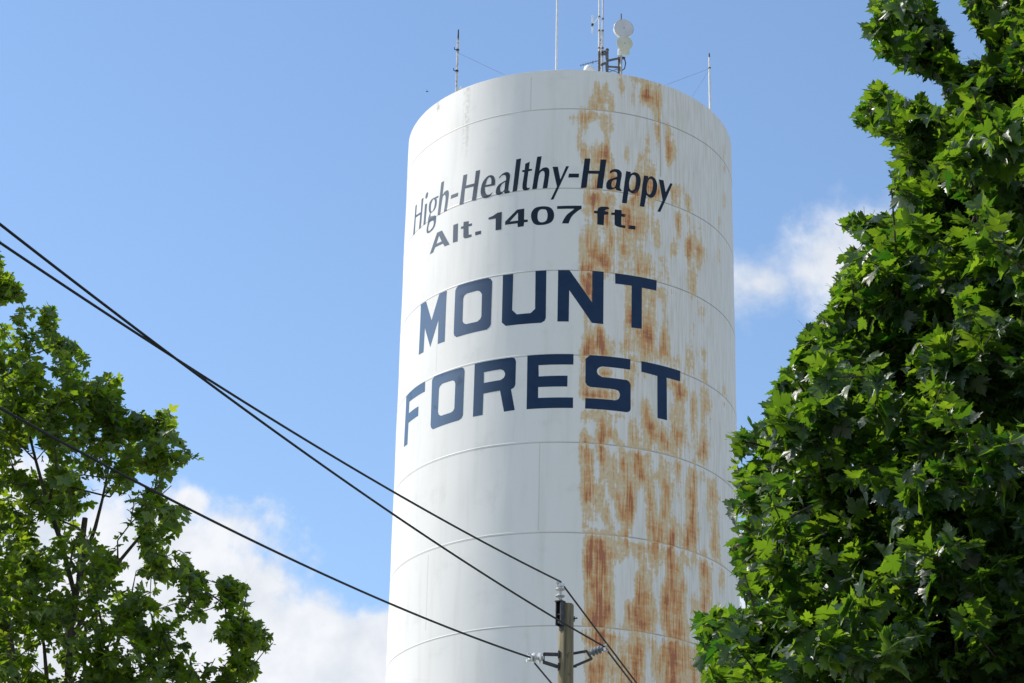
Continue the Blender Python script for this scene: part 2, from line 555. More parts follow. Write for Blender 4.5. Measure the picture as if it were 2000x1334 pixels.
# ------------------------------------------------------------------ lettering (outlines in photo px, laid on the wall as paint)
def paint(name, col, col2, sheen_faded, rough=0.52):
    mt, t, b = principled(name, col, rough)
    s_, z_ = wall_nodes(t)
    n_ = t.noise(t.comb(t.math('MULTIPLY', s_, 3.0), t.math('MULTIPLY', z_, 3.0), 0.0), 1.0, 5.0, 0.6)
    c_ = t.mix(t.smooth(n_, 0.40, 0.72), col, col2)
    # sunlit sheen at left put into the colour, with chalking and touched-up patches
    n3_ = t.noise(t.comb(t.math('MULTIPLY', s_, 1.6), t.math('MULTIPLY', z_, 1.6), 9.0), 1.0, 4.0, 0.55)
    sheen_fd_ = t.math('MULTIPLY', t.smooth(t.math('MULTIPLY', s_, -1.0), 0.9, 4.4), t.math('SUBTRACT', 1.0, t.math('MULTIPLY', t.smooth(n3_, 0.58, 0.68), 0.5)))
    c_ = t.mix(sheen_fd_, c_, sheen_faded)
    a_ = t.add('ShaderNodeAttribute', attribute_name='rust')
    n2_ = t.noise(t.comb(t.math('MULTIPLY', s_, 9.0), t.math('MULTIPLY', z_, 7.0), 4.0), 1.0, 5.0, 0.65)
    rv = t.smooth(t.math('MULTIPLY', a_.outputs['Fac'], t.math('ADD', 0.35, n2_)), 0.56, 0.76)
    c_ = t.mix(t.math('MULTIPLY', rv, 0.75), c_, (0.30, 0.12, 0.05))
    t.put(b.inputs['Base Color'], c_)
    b.inputs['Specular IOR Level'].default_value = 0.26
    return mt
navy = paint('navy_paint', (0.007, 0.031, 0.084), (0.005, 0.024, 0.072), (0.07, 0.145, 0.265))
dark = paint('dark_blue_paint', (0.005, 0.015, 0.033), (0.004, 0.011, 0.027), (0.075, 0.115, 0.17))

def smooth_contour(pts):
    """points with a third entry are corners, the rest lie on a curve"""
    pts = [(p[0], p[1], len(p) > 2) for p in pts]
    n = len(pts); out_ = []
    for i in range(n):
        p0, p1, p2, p3 = pts[i - 1], pts[i], pts[(i + 1) % n], pts[(i + 2) % n]
        out_.append((p1[0], p1[1]))
        if p1[2] and p2[2]:
            continue
        a = p1 if p1[2] else p0
        d = p2 if p2[2] else p3
        for t in (0.25, 0.5, 0.75):
            q = []
            for k in (0, 1):
                m1 = (p2[k] - a[k]) * (0.5 if not p1[2] else 0.6)
                m2 = (d[k] - p1[k]) * (0.5 if not p2[2] else 0.6)
                t2, t3 = t * t, t * t * t
                q.append((2 * t3 - 3 * t2 + 1) * p1[k] + (t3 - 2 * t2 + t) * m1 + (-2 * t3 + 3 * t2) * p2[k] + (t3 - t2) * m2)
            out_.append(tuple(q))
    return out_
C1 = lambda *p: [(x, y, 1) for x, y in p]       # all corners
HI = (800, 340, 11.12); HEA = (890, 310, 13.34); LTH = (1000, 300, 13.34); HA = (1100, 300, 13.34); PPY = (1200, 320, 13.34)
ALT = (830, 410, 14.825); D14 = (940, 390, 14.825); D07 = (1030, 390, 14.825); FT = (1140, 390, 14.825)
slogan = [
 (HI, [C1((128,690),(157,657),(140,893),(243,828),(262,542),(302,512),(242,1165),(204,1197),(231,878),(133,945),(112,1300),(80,1325))]),
 (HI, [C1((335,662),(382,635),(340,1085),(300,1110))]),
 (HI, [[(375,405),(400,395),(400,450),(385,505),(360,535),(345,520),(355,455)]]),
 (HI, [[(625,468,1),(625,505,1),(578,532,1),(592,580),(580,680),(545,770),(490,825),(445,848),(420,800),(418,720),(435,620),(480,548),(540,512)],
       [(520,545),(548,580),(545,660),(520,760),(485,815),(462,790),(462,700),(480,610)]]),
 (HI, [[(432,872,1),(452,868,1),(449,922,1),(520,905),(562,898),(574,940),(570,1020),(545,1130),(490,1220),(400,1285),(370,1260),(368,1190),(395,1060),(404,1015),(405,960)],
       [(440,1040),(505,1010),(522,1040),(512,1120),(470,1190),(420,1235),(402,1215),(405,1140)]]),
 (HI, [C1((438,843),(453,843),(453,870),(433,874))]),
 (HI, [[(690,182,1),(750,150,1),(716,452,1),(765,385),(822,350),(850,385),(850,460),(830,620),(805,795,1),(745,818,1),(775,620),(782,490),(757,450),(722,490),(700,600),(660,880,1),(608,890,1)]]),
 (HI, [C1((905,460),(1058,403),(1050,480),(893,540))]),
 (HEA, [C1((203,432),(303,402),(268,703),(492,645),(527,322),(640,292),(530,1075),(425,1095),(473,722),(246,778),(205,1172),(103,1202))]),
 (HEA, [[(1020,690,1),(1028,590),(1015,505),(980,448),(925,428),(850,448),(765,525),(695,640),(657,790),(655,910),(690,995),(760,1025),(845,1008),(920,950),(968,868,1),(895,925),(835,942),(785,908),(763,830),(763,738,1)],
        [(778,690,1),(800,600),(835,520),(885,480),(920,510),(930,570),(925,660,1)]]),
 (HEA, [[(1135,470,1),(1230,385),(1320,347),(1380,362),(1415,415),(1410,520),(1385,690),(1375,820),(1415,855,1),(1405,880,1),(1350,895),(1290,905),(1255,860,1),(1190,920),(1110,945),(1055,920),(1045,850),(1070,750),(1130,670),(1220,610),(1310,560,1),(1310,480),(1290,430),(1240,425),(1180,460),(1140,525,1)],
        [(1290,605,1),(1210,660),(1160,750),(1160,830),(1195,870),(1245,840),(1270,790)]]),
 (LTH, [C1((112,152),(238,125),(133,970),(13,998))]),
 (LTH, [[(345,265,1),(465,210,1),(440,400,1),(525,400,1),(518,445,1),(428,462,1),(390,760),(385,860),(410,895),(470,888,1),(450,925),(390,955),(310,955),(275,910),(272,820),(290,700),(322,482,1),(262,480,1),(270,430,1),(330,425,1)]]),
 (LTH, [[(655,85,1),(775,68,1),(715,450,1),(790,385),(880,358),(950,385),(975,460),(970,560),(950,700),(920,900,1),(798,908,1),(845,610),(850,520),(830,465),(790,455),(735,500),(700,590),(645,918,1),(525,930,1)]]),
 (LTH, [C1((1058,348),(1195,342),(1260,675),(1410,330),(1485,330),(1080,1195),(1005,1200),(1170,860))]),
 (HA, [C1((150,522),(413,525),(405,625),(132,625))]),
 (HA, [C1((560,128),(708,130),(672,445),(942,452),(972,153),(1127,155),(1022,915),(868,905),(915,530),(652,525),(607,892),(456,902))]),
 (HA, [[(1215,460,1),(1290,415),(1380,405),(1460,430),(1515,490),(1525,560),(1505,680),(1480,830),(1480,900),(1530,975,1),(1470,975),(1390,955),(1360,905,1),(1290,930),(1200,945),(1135,915),(1118,840),(1135,750),(1190,680),(1300,640),(1405,600,1),(1405,540),(1380,490),(1330,475),(1270,490),(1215,530,1)],
       [(1390,680,1),(1300,695),(1260,770),(1255,840),(1290,890),(1340,870),(1370,800)]]),
 (PPY, [[(305,190,1),(428,212,1),(425,262,1),(490,225),(560,225),(640,275),(685,390),(680,520),(645,660),(590,745),(520,775),(440,760),(365,710,1),(320,1030,1),(195,1018,1)],
        [(480,290),(540,310),(565,400),(555,530),(525,650),(460,695),(405,660),(382,560),(395,430),(430,330)]]),
 (PPY, [[(770,300,1),(885,320,1),(882,372,1),(940,325),(1000,335),(1075,410),(1115,530),(1110,650),(1075,780),(1020,860),(950,885),(880,855),(835,805,1),(778,1125,1),(660,1105,1)],
        [(940,390),(985,420),(1008,500),(1000,620),(970,740),(910,800),(860,760),(845,660),(855,530),(890,430)]]),
 (PPY, [C1((1160,405),(1280,430),(1335,740),(1455,505),(1515,520),(1195,1255),(1120,1240),(1255,950))]),
]
altitude = [
 (ALT, [C1((495,595),(715,1000),(570,1058),(525,975),(295,1085),(240,1230),(140,1290),(350,660)), C1((410,745),(485,910),(330,985))]),
 (ALT, [C1((825,440),(960,390),(945,910),(808,950))]),
 (ALT, [C1((1120,350),(1270,325),(1265,415),(1362,385),(1358,455),(1260,480),(1262,720),(1350,708),(1345,775),(1240,810),(1150,825),(1112,790),(1115,540),(1045,552),(1045,490),(1115,470))]),
 (ALT, [C1((1455,640),(1625,600),(1625,695),(1455,740))]),
 (D14, [C1((210,525),(340,470),(470,380),(598,355),(582,865),(415,892),(420,545),(212,580))]),
 (D14, [C1((1040,290),(1245,258),(1240,580),(1345,575),(1345,645),(1240,655),(1228,770),(1055,795),(1050,685),(690,735),(692,640)), C1((1062,375),(1065,605),(830,635))]),
 (D07, [[(105,480),(130,350),(215,245),(350,200),(520,190),(660,225),(745,315),(775,440),(755,560),(690,650),(560,710),(380,735),(240,720),(150,640)],
        [(295,460),(315,350),(380,285),(470,275),(545,300),(580,390),(580,500),(555,590),(490,640),(400,655),(330,625),(300,550)]]),
 (D07, [[(862,185,1),(1570,178,1),(1570,265,1),(1460,330),(1330,440),(1250,550),(1195,690,1),(1000,690,1),(1060,560),(1150,430),(1280,330),(1360,265,1),(862,270,1)]]),
 (FT, [[(715,215,1),(740,275,1),(660,285),(600,330,1),(715,355,1),(712,430,1),(595,440,1),(582,740,1),(393,718,1),(395,405,1),(290,390,1),(305,325,1),(398,325,1),(420,250),(500,207),(600,205)]]),
 (FT, [[(900,285,1),(1100,305,1),(1100,405,1),(1215,425,1),(1195,505,1),(1090,490,1),(1090,700),(1110,735),(1205,747,1),(1205,828,1),(1050,800),(950,765),(895,720,1),(892,445,1),(795,440,1),(800,375,1),(895,375,1)]]),
 (FT, [C1((1290,738),(1500,765),(1495,870),(1290,843))]),
]
MO = (810, 530, 7.847); UN = (970, 520, 10.26); NT_ = (1130, 520, 10.26); FO = (780, 700, 7.412); RE = (910, 685, 9.53); EE = (1020, 680, 10.26); SS_ = (1130, 680, 10.26); TT = (1230, 695, 9.525); PX = (0, 0, 1.0)
town = [
 (MO, [C1((97,510),(175,462),(258,750),(380,345),(492,298),(460,1075),(355,1115),(365,740),(240,1160),(155,865),(135,1240),(62,1280))]),
 (MO, [C1((625,300),(640,260),(672,222),(1125,103),(1165,115),(1187,155),(1168,810),(1150,850),(1105,892),(640,1008),(605,985),(598,945)),
       C1((745,420),(760,375),(800,340),(960,295),(1000,305),(1030,350),(1022,690),(1005,730),(960,770),(790,808),(750,795),(732,760))]),
 (UN, [C1((125,180),(333,155),(312,880),(405,965),(680,938),(770,855),(780,98),(997,85),(985,1040),(960,1095),(890,1135),(185,1198),(105,1130))]),
 (PX, [C1((1090.2,527.8),(1112.3,528),(1156.3,590.7),(1156.8,529.3),(1179,531.2),(1178.2,632.9),(1155.8,630.6),(1111.8,566.8),(1110.8,628.2),(1088.6,628))]),
 (NT_, [C1((730,145),(1565,285),(1560,490),(1270,430),(1265,1255),(1058,1230),(1065,390),(735,350))]),
 (FO, [C1((100,550),(235,423),(375,335),(372,480),(145,630),(138,795),(278,692),(272,830),(133,935),(118,1245),(68,1285))]),
 (FO, [C1((475,340),(480,310),(508,265),(905,130),(935,145),(945,185),(920,820),(900,865),(860,895),(485,1028),(458,1000),(453,960)),
       C1((575,440),(590,400),(625,365),(770,318),(800,330),(812,370),(798,720),(780,760),(745,785),(605,832),(572,815),(560,775))]),
 (RE, [[(165,245,1),(860,125,1),(910,145),(932,200,1),(922,620,1),(900,680),(840,720,1),(910,1105,1),(710,1138,1),(635,742,1),(325,798,1),(310,1195,1),(130,1230,1)],
       [(335,400,1),(640,345,1),(700,370),(728,430),(705,500),(640,545,1),(332,600,1)]]),
 (EE, [C1((105,150),(1028,122),(1025,330),(328,345),(330,568),(908,552),(905,770),(320,782),(318,998),(1018,990),(1017,1200),(88,1225))]),
 (SS_, [[(140,215,1),(230,140,1),(1040,225,1),(1035,430,1),(470,368,1),(400,395),(368,460),(395,530),(470,580,1),(975,640,1),(1020,680),(1045,735,1),(1045,1210,1),(1025,1260),(970,1285,1),(130,1210,1),(135,1003,1),(730,1045,1),(795,1020),(828,945),(800,860),(720,825,1),(235,780,1),(170,740),(135,680,1)]]),
 (TT, [C1((215,100),(935,285),(932,480),(685,408),(692,1200),(513,1158),(512,375),(217,295))]),
]
def lettering(name, glyphs, mat, label):
    bm = bmesh.new()
    for (fr, conts) in glyphs:
        polys = []
        for c_ in conts:
            pts = smooth_contour(c_)
            polys.append([Vector((*cyl_hit(fr[0] + x / fr[2], fr[1] + y / fr[2]), 0.0)) for x, y in pts])
        tri = tessellate_polygon(polys)
        vs = [bm.verts.new(p) for pl in polys for p in pl]
        for t in tri:
            try:
                bm.faces.new([vs[i] for i in t])
            except ValueError:
                pass
    step = TR * R_(0.7)
    s_lo = min(v.co.x for v in bm.verts); s_hi = max(v.co.x for v in bm.verts)
    k = math.ceil(s_lo / step)
    while k * step < s_hi:
        bmesh.ops.bisect_plane(bm, geom=bm.verts[:] + bm.edges[:] + bm.faces[:], dist=1e-6, plane_co=(k * step, 0, 0), plane_no=(1, 0, 0))
        k += 1
    z_lo = min(v.co.y for v in bm.verts); z_hi = max(v.co.y for v in bm.verts)
    k = math.ceil(z_lo / 0.25)
    while k * 0.25 < z_hi:
        bmesh.ops.bisect_plane(bm, geom=bm.verts[:] + bm.edges[:] + bm.faces[:], dist=1e-6, plane_co=(0, k * 0.25, 0), plane_no=(0, 1, 0))
        k += 1
    bm.verts.index_update()
    sz = np.array([(v.co.x, v.co.y) for v in bm.verts])
    me = bpy.data.meshes.new(name)
    bm.to_mesh(me); bm.free()
    li = np.zeros(len(me.loops), np.int32); me.loops.foreach_get('vertex_index', li)
    uvl = me.uv_layers.new(name='arc')
    uvl.data.foreach_set('uv', sz[li].astype(np.float32).ravel())
    att = me.attributes.new('rust', 'FLOAT', 'POINT')
    att.data.foreach_set('value', rust_at(sz[:, 0], sz[:, 1]).astype(np.float32))
    zr = np.array([min(abs(z - q) for q in seams) for z in sz[:, 1]])
    rad = TR + dent(sz[:, 0], sz[:, 1]) + 0.0035 + 0.006 * np.clip(1 - zr / 0.10, 0, 1)      # rides over the weld bead
    co_ = np.array([cyl_pt(s, z, r) for (s, z), r in zip(sz, rad)])
    me.vertices.foreach_set('co', co_.astype(np.float32).ravel())
    me.update()
    bm = bmesh.new(); bm.from_mesh(me)
    for f in bm.faces:
        c = f.calc_center_median()
        if f.normal.x * (c.x - TC[0]) + f.normal.y * (c.y - TC[1]) < 0:
            f.normal_flip()
    bm.to_mesh(me); bm.free()
    o = link_mesh(name, me, mat, tower)
    o['label'] = label
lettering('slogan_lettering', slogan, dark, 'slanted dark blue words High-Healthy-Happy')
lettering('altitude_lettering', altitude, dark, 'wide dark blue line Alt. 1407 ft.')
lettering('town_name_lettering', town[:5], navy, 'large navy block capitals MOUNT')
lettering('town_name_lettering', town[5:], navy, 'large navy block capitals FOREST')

# ------------------------------------------------------------------ aerials on the roof
galv = worn('galvanised_steel', (0.50, 0.51, 0.52), (0.36, 0.37, 0.38), 6.0, 0.45, 0.35)
white = worn('white_fibreglass', (0.78, 0.78, 0.76), (0.66, 0.66, 0.63), 5.0, 0.45)
rustyp = worn('weathered_pole', (0.62, 0.60, 0.57), (0.30, 0.24, 0.20), 9.0, 0.6, 0.0, 0.48, 0.62)
steel = worn('dark_steel', (0.10, 0.105, 0.11), (0.16, 0.15, 0.14), 10.0, 0.55, 0.4)
black = worn('black_rubber', (0.02, 0.02, 0.022), (0.04, 0.04, 0.04), 12.0, 0.6)
radome = worn('radome_grey', (0.62, 0.64, 0.68), (0.56, 0.58, 0.61), 3.0, 0.5)
cream = worn('cream_dish', (0.62, 0.63, 0.52), (0.55, 0.56, 0.46), 3.0, 0.5)
def rim_pt(px, inset=0.10):
    """a point on the front of the rim under photo column px"""
    lo, hi = 100.0, 500.0
    best = None
    for th in np.arange(-88, 88, 0.25):
        a = TH0 + math.radians(th)
        P = np.array([TC[0] + (TR - inset) * math.cos(a), TC[1] + (TR - inset) * math.sin(a), z_top + 0.02])
        d = abs(proj(P)[0] - px)
        if best is None or d < best[0]:
            best = (d, P)
    return best[1]
def vert_top(P, py):
    """height at which the upright through P crosses photo row py"""
    lo, hi = P[2], P[2] + 12
    for _ in range(50):
        mid = (lo + hi) / 2
        if proj(np.array([P[0], P[1], mid]))[1] > py:
            lo = mid
        else:
            hi = mid
    return lo
def up_at(P, py):
    return np.array([P[0], P[1], vert_top(P, py)])

# left stub mast on the rim
P = rim_pt(891.0, 0.12)
e = empty('whip_antenna', P, 'short mottled grey aerial pole with small hooks at the left rim of the tower', 'antenna')
MB().ring_tube([P + [0, 0, -0.02], up_at(P, 76)], 0.030, 10).build('pole', rustyp, e, True)
MB().ring_tube([up_at(P, 77), up_at(P, 58)], [0.026, 0.018], 8).build('dark_tip', black, e, True)
for yy in (98, 139):
    b = MB()
    q = Vector(up_at(P, yy))
    b.ring_tube([q, q + Vector((-0.09, 0, 0.02)), q + Vector((-0.10, 0, 0.09))], 0.014, 6)
    b.lathe(q - Vector((0, 0, 0.03)), (0, 0, 1), [(0, 0.042), (0.06, 0.042)], 10)
    b.build('bracket', black, e, True)
b = MB()
b.box(Vector(P) + Vector((0.10, 0.05, 0.10)), (0.06, 0, 0), (0, 0.06, 0), (0, 0, 0.10), 0.01)
b.ring_tube([Vector(P) + Vector((0.10, 0.05, 0.18)), Vector(P) + Vector((0.12, 0.05, 0.28))], 0.018, 6)
b.build('base_box', white, e)
MB().ring_tube([up_at(P, 103), at(985, 146, TC[1] - TR + 2.2)], 0.0035, 5).build('guy_wire', steel, e, True)
# white cap beside it
P2 = rim_pt(884.0, 0.22)
c = MB().lathe(P2 + [0, 0, -0.01], (0, 0, 1), [(0, 0.13), (0.05, 0.13), (0.09, 0.10), (0.12, 0.04), (0.125, 0.0)], 20)
tag(c.build('roof_vent', white, None, True, P2), 'low white cap on the left rim of the tower roof beside the mottled aerial pole', 'vent')

# tall rod in the middle
P = at(1086.5, 133.0, TC[1] - TR + 1.6); P[2] = z_top + 0.03
P = P + (at(1086.5, 133.0, P[1]) - P) * np.array([1, 0, 0])
e = empty('rod_antenna', P, 'tall thin plain white rod rising from the tower roof out of the picture', 'antenna')
MB().ring_tube([P, P + [0, 0, 3.4]], 0.030, 10).ring_tube([P + [0, 0, 3.3], P + [0, 0, 6.0]], 0.020, 8).build('rod', white, e, True)
MB().lathe(P, (0, 0, 1), [(-0.01, 0.09), (0.02, 0.09), (0.02, 0.05), (0.12, 0.05)], 12).build('base_plate', steel, e, True)

# the mast cluster
YM = TC[1] - TR + 2.0
def M_(px, py, dy=0.0):
    return at(px, py, YM + dy)
def foot(px, dy=0.0):
    q = M_(px, 130, dy); return np.array([q[0], q[1], z_top + 0.03])
PA, PB, PP, PD = foot(1169.6), foot(1176.6, 0.05), foot(1185.5), foot(1213.0, 0.0)
e = empty('antenna_mast', PP, 'cluster of twin poles and round dishes on dark steel brackets above the tower', 'antenna mast')
MB().ring_tube([up_at(PA, 100), PA + [0, 0, 6.5]], 0.024, 10).build('aerial_pole', white, e, True)
MB().ring_tube([PA, up_at(PA, 101)], 0.032, 10).build('aerial_pole', steel, e, True)
MB().ring_tube([PB, PB + [0, 0, 6.5]], 0.022, 10).build('aerial_pole', galv, e, True)
q = (PA + PB) / 2 + np.array([0, -0.05, 0])
MB().ring_tube([q, up_at(q, 57)], 0.022, 8).build('stub_pole', rustyp, e, True)
MB().ring_tube([PP, up_at(PP, 97)], 0.045, 12).lathe(up_at(PP, 98), (0, 0, 1), [(0, 0.055), (0.03, 0.055), (0.05, 0.03), (0.055, 0.0)], 12).build('support_post', steel, e, True)
b = MB()
for yy in (101, 106):
    b.bar(up_at(PA, yy), up_at(PP, yy), 0.05, 0.05)
b.bar(up_at(PA, 129) , up_at(PP, 122), 0.045, 0.06)
b.bar(up_at(PP, 119), up_at(PD, 113), 0.05, 0.05)
b.bar(up_at(PP, 130), up_at(PD, 132), 0.045, 0.045)
PE = foot(1208.6, 0.06)
b.ring_tube([PE, up_at(PE, 112)], 0.040, 10)
b.bar(up_at(PP, 134), up_at(PE, 142), 0.015, 0.015)
b.bar(up_at(PP, 142), up_at(PE, 134), 0.015, 0.015)
b.bar(up_at(PE, 114), up_at(PE, 114) + np.array([0.18, 0, 0.01]), 0.07, 0.05)
b.build('bracket_arm', steel, e)
for (p_, yy) in ((PA, 60), (PA, 94), (PB, 60), (PB, 94), (PB, 37), (PA, 33), (PB, 104), (PA, 106)):
    MB().lathe(up_at(p_, yy), (0, 0, 1), [(-0.02, 0.036), (0.02, 0.036)], 10).build('clamp', steel, e, True)
MB().ring_tube([PD, up_at(PD, 60)], 0.034, 10).build('dish_pole', galv, e, True)
MB().ring_tube([up_at(PD, 61), up_at(PD, 27)], 0.018, 8).build('pole_tip', steel, e, True)
# cable loop behind the dish pole
qa = Vector(up_at(PD, 112)); qb = Vector(up_at(PD, 135))
MB().ring_tube([qa + Vector((0.05, 0, 0.02)), qa + Vector((0.10, 0, -0.05)), (qa + qb) / 2 + Vector((0.13, 0, 0)), qb + Vector((0.10, 0, 0.02)), qb + Vector((0.03, 0, -0.04))], 0.016, 6).build('cable', black, e, True)
# dishes: drums looking towards the street, a little to the right
fd = Vector((0.16, -0.985, -0.05)).normalized()
c1 = Vector(M_(1218.5, 55.0, -0.34)); r1 = 0.282
MB().lathe(c1 - fd * 0.24, fd, [(0.0, 0.10), (0.05, 0.22), (0.09, r1 * 0.98), (0.232, r1 * 0.98), (0.236, r1 * 0.96)], 40).build('dish_drum', white, e, True)
dd = MB().lathe(c1 - fd * 0.003, fd, [(0, r1 * 0.955), (0.008, r1 * 0.94), (0.014, r1 * 0.5), (0.016, 0.02)], 40).build('radome', radome, e, True)
rg = MB().lathe(c1 - fd * 0.022, fd, [(0, r1 * 1.0), (0.016, r1 * 1.02), (0.024, r1 * 1.0), (0.024, r1 * 0.962)], 40).build('dish_rim', galv, e, True)
MB().lathe(c1 + fd * 0.014, fd, [(0, 0.016), (0.01, 0.012)], 10).build('badge', steel, e, True)
c2 = Vector(M_(1220.0, 84.5, -0.42)); r2 = 0.236
MB().lathe(c2 - fd * 0.16, fd, [(0.0, 0.06), (0.05, 0.15), (0.11, 0.215), (0.15, r2), (0.162, r2), (0.168, r2 * 0.96), (0.172, 0.02)], 40).build('dish', cream, e, True)
MB().lathe(c2 + fd * 0.010, fd, [(0, 0.014), (0.012, 0.010)], 10).build('badge', black, e, True)
c3 = Vector(M_(1221.0, 101.0, -0.40))
MB().lathe(c3 - fd * 0.16, fd, [(0.0, 0.05), (0.08, 0.10), (0.15, 0.128), (0.16, 0.128), (0.165, 0.10), (0.168, 0.02)], 30).build('dish_feed', cream, e, True)
for c_ in (c1, c2):
    MB().bar(c_ - fd * 0.20, Vector((PD[0], PD[1], c_.z)), 0.06, 0.10).build('dish_mount', white, e)
b = MB()
b.lathe(Vector(up_at(PD, 104)) + Vector((-0.05, -0.05, 0)), (0, 0, 1), [(-0.10, 0.05), (0.10, 0.045)], 12)
b.build('radio_unit', white, e, True)
# folded dipole on a slanting arm
a0 = Vector(M_(1157.2, 47.5, -0.15))
b = MB()
zt, zb_ = 0.30, -0.30
for dxx, dyy in ((-0.014, 0.0), (0.018, 0.01)):
    b.ring_tube([a0 + Vector((dxx, dyy, zb_)), a0 + Vector((dxx, dyy, zt))], 0.010, 8)
b.ring_tube([a0 + Vector((-0.014, 0, zt)), a0 + Vector((0.002, 0.005, zt + 0.015)), a0 + Vector((0.018, 0.01, zt))], 0.010, 8)
b.ring_tube([a0 + Vector((-0.014, 0, zb_)), a0 + Vector((0.002, 0.005, zb_ - 0.015)), a0 + Vector((0.018, 0.01, zb_))], 0.010, 8)
b.ring_tube([a0 + Vector((0.018, 0.01, 0.0)), up_at(PA, 33)], 0.016, 8)
b.build('folded_dipole', white, e, True)
MB().box(a0 + Vector((-0.014, 0, -0.02)), (0.018, 0, 0), (0, 0.018, 0), (0, 0, 0.04)).box(a0 + Vector((0.018, 0.01, 0)), (0.016, 0, 0), (0, 0.016, 0), (0, 0, 0.03)).build('dipole_block', black, e)
# yagi boom with stub elements
y0 = Vector(M_(1133.5, 128.0, -0.20)); y1 = Vector(M_(1170.0, 118.2, -0.02))
b = MB().ring_tube([y0, y1], 0.010, 8)
bd = (y1 - y0).normalized()
el_dir = Vector((0.1, 0.9, 0.25)).normalized()
for k in range(7):
    p_ = y0.lerp(y1, 0.02 + 0.135 * k)
    b.ring_tube([p_ - el_dir * 0.12, p_ + el_dir * 0.12], 0.007, 6)
p_ = y0.lerp(y1, 0.66)
b.ring_tube([p_ - Vector((0, 0, 0.06)), p_ + Vector((0, 0, 0.05))], 0.008, 6)
b.build('yagi_boom', steel, e, True)

# small white dome dish peeping over the rim
P = M_(1150.0, 134.0, -1.1); P[2] = z_top + 0.03
e = empty('dome_dish', P, 'small white dome peeping over the rim of the tower roof left of the mast cluster', 'dish antenna')
dc = Vector(at(1150.0, 134.5, P[1]))
hh = dc.z - P[2]
MB().ring_tube([P, Vector(P) + Vector((0, 0, max(hh, 0.05)))], 0.03, 8).build('stem', galv, e, True)
MB().lathe(dc - Vector((0, 0, 0.11)), (-0.1, -0.2, 1), [(0.0, 0.13), (0.03, 0.145), (0.10, 0.135), (0.16, 0.105), (0.20, 0.06), (0.215, 0.0)], 28).build('dome', white, e, True)
MB().lathe(dc + Vector((0.10, 0.02, -0.07)), (0.1, -0.2, 1), [(0.0, 0.07), (0.06, 0.075), (0.11, 0.05), (0.13, 0.0)], 18).build('feed_cap', white, e, True)

# right aerial
P = rim_pt(1387.0, 0.10)
e = empty('pole_antenna', P, 'slim white aerial pole with black tip and guy wires at the tower right rim', 'antenna')
MB().ring_tube([P + [0, 0, -0.02], up_at(P, 131)], 0.031, 10).ring_tube([up_at(P, 132), up_at(P, 112)], 0.024, 10).build('pole', white, e, True)
MB().ring_tube([up_at(P, 113), up_at(P, 104)], [0.024, 0.016], 8).build('black_tip', black, e, True)
MB().lathe(up_at(P, 133), (0, 0, 1), [(-0.02, 0.040), (0.02, 0.040)], 12).build('collar', steel, e, True)
MB().ring_tube([up_at(P, 134), at(1303, 165, TC[1] - TR + 1.6)], 0.0035, 5).build('guy_wire', steel, e, True)
MB().ring_tube([up_at(P, 136), at(1352, 189, TC[1] - TR + 2.0)], 0.0035, 5).build('guy_wire', steel, e, True)
MB().box(Vector(P) + Vector((-0.085, 0.02, 0.10)), (0.05, 0, 0), (0, 0.04, 0), (0, 0, 0.075), 0.012).build('junction_box', white, e)
P3 = rim_pt(1319.0, 0.15)
tag(MB().lathe(P3 - np.array([0, 0, 0.01]), (0, 0, 1), [(0, 0.03), (0.10, 0.03), (0.13, 0.02), (0.135, 0.0)], 12).build('rim_light', white, None, True, P3), 'tiny white stub on the right rim of the tower roof between two guy wires', 'rim fitting')

# ------------------------------------------------------------------ a small bird
bc = Vector(at(834, 179, 52.0))
e = empty('bird', bc, 'tiny dark bird flying in the blue sky left of the tower', 'bird')
b = MB().lathe(bc - Vector((0.03, 0, 0.0)), (1, 0.2, 0.25), [(0, 0.004), (0.015, 0.010), (0.035, 0.013), (0.055, 0.009), (0.066, 0.006), (0.072, 0.0)], 12)
b.build('body', black, e, True)
for sgn in (-1, 1):
    w_ = MB()
    a0_ = bc + Vector((0.0, 0, 0.004))
    w_.bar(a0_, a0_ + Vector((-0.012, 0.03 * sgn, 0.035 - 0.01 * sgn)), 0.020, 0.004, (1, 0, 0))
    w_.build('wing', black, e)
# ------------------------------------------------------------------ utility pole
YP = 31.0
wood, wdt, wdb = principled('pole_wood', (0.3, 0.25, 0.17), 0.85)
co = wdt.add('ShaderNodeTexCoord')
gr = wdt.noise(wdt.vmath('MULTIPLY', co.outputs['Object'], (26, 26, 1.2)), 1.0, 6.0, 0.65)
kn = wdt.noise(wdt.vmath('MULTIPLY', co.outputs['Object'], (9, 9, 6.0)), 1.0, 5.0, 0.6)
cw = wdt.ramp(gr, [(0.28, (0.085, 0.070, 0.042)), (0.5, (0.20, 0.165, 0.095)), (0.72, (0.30, 0.255, 0.155))])
cw = wdt.mix(wdt.math('MULTIPLY', wdt.smooth(kn, 0.58, 0.70), 0.75), cw, (0.07, 0.055, 0.035))
wdt.put(wdb.inputs['Base Color'], cw)
bp = wdt.add('ShaderNodeBump'); bp.inputs['Strength'].default_value = 0.6; bp.inputs['Distance'].default_value = 0.01
wdt.l.new(gr, bp.inputs['Height']); wdt.l.new(bp.outputs[0], wdb.inputs['Normal'])
ptop = at(1106.0, 1183.0, YP)
pb = np.array([ptop[0], ptop[1], 0.0])
dpth = float((ptop - CAM) @ FW)
pr0 = 14.6 * dpth / F                       # radius at the top
e = empty('utility_pole', pb, 'weathered wooden utility pole in front of the tower carrying three wires on grey insulators', 'utility pole')
H = ptop[2]
b = MB()
pts, rad = [], []
for k in range(13):
    t = k / 12.0
    pts.append(pb + np.array([0.006 * math.sin(3 * t), 0, H * t])); rad.append(pr0 * (1.45 - 0.45 * t))
pts.append(ptop + np.array([0, 0, 0.012])); rad.append(pr0 * 0.93)
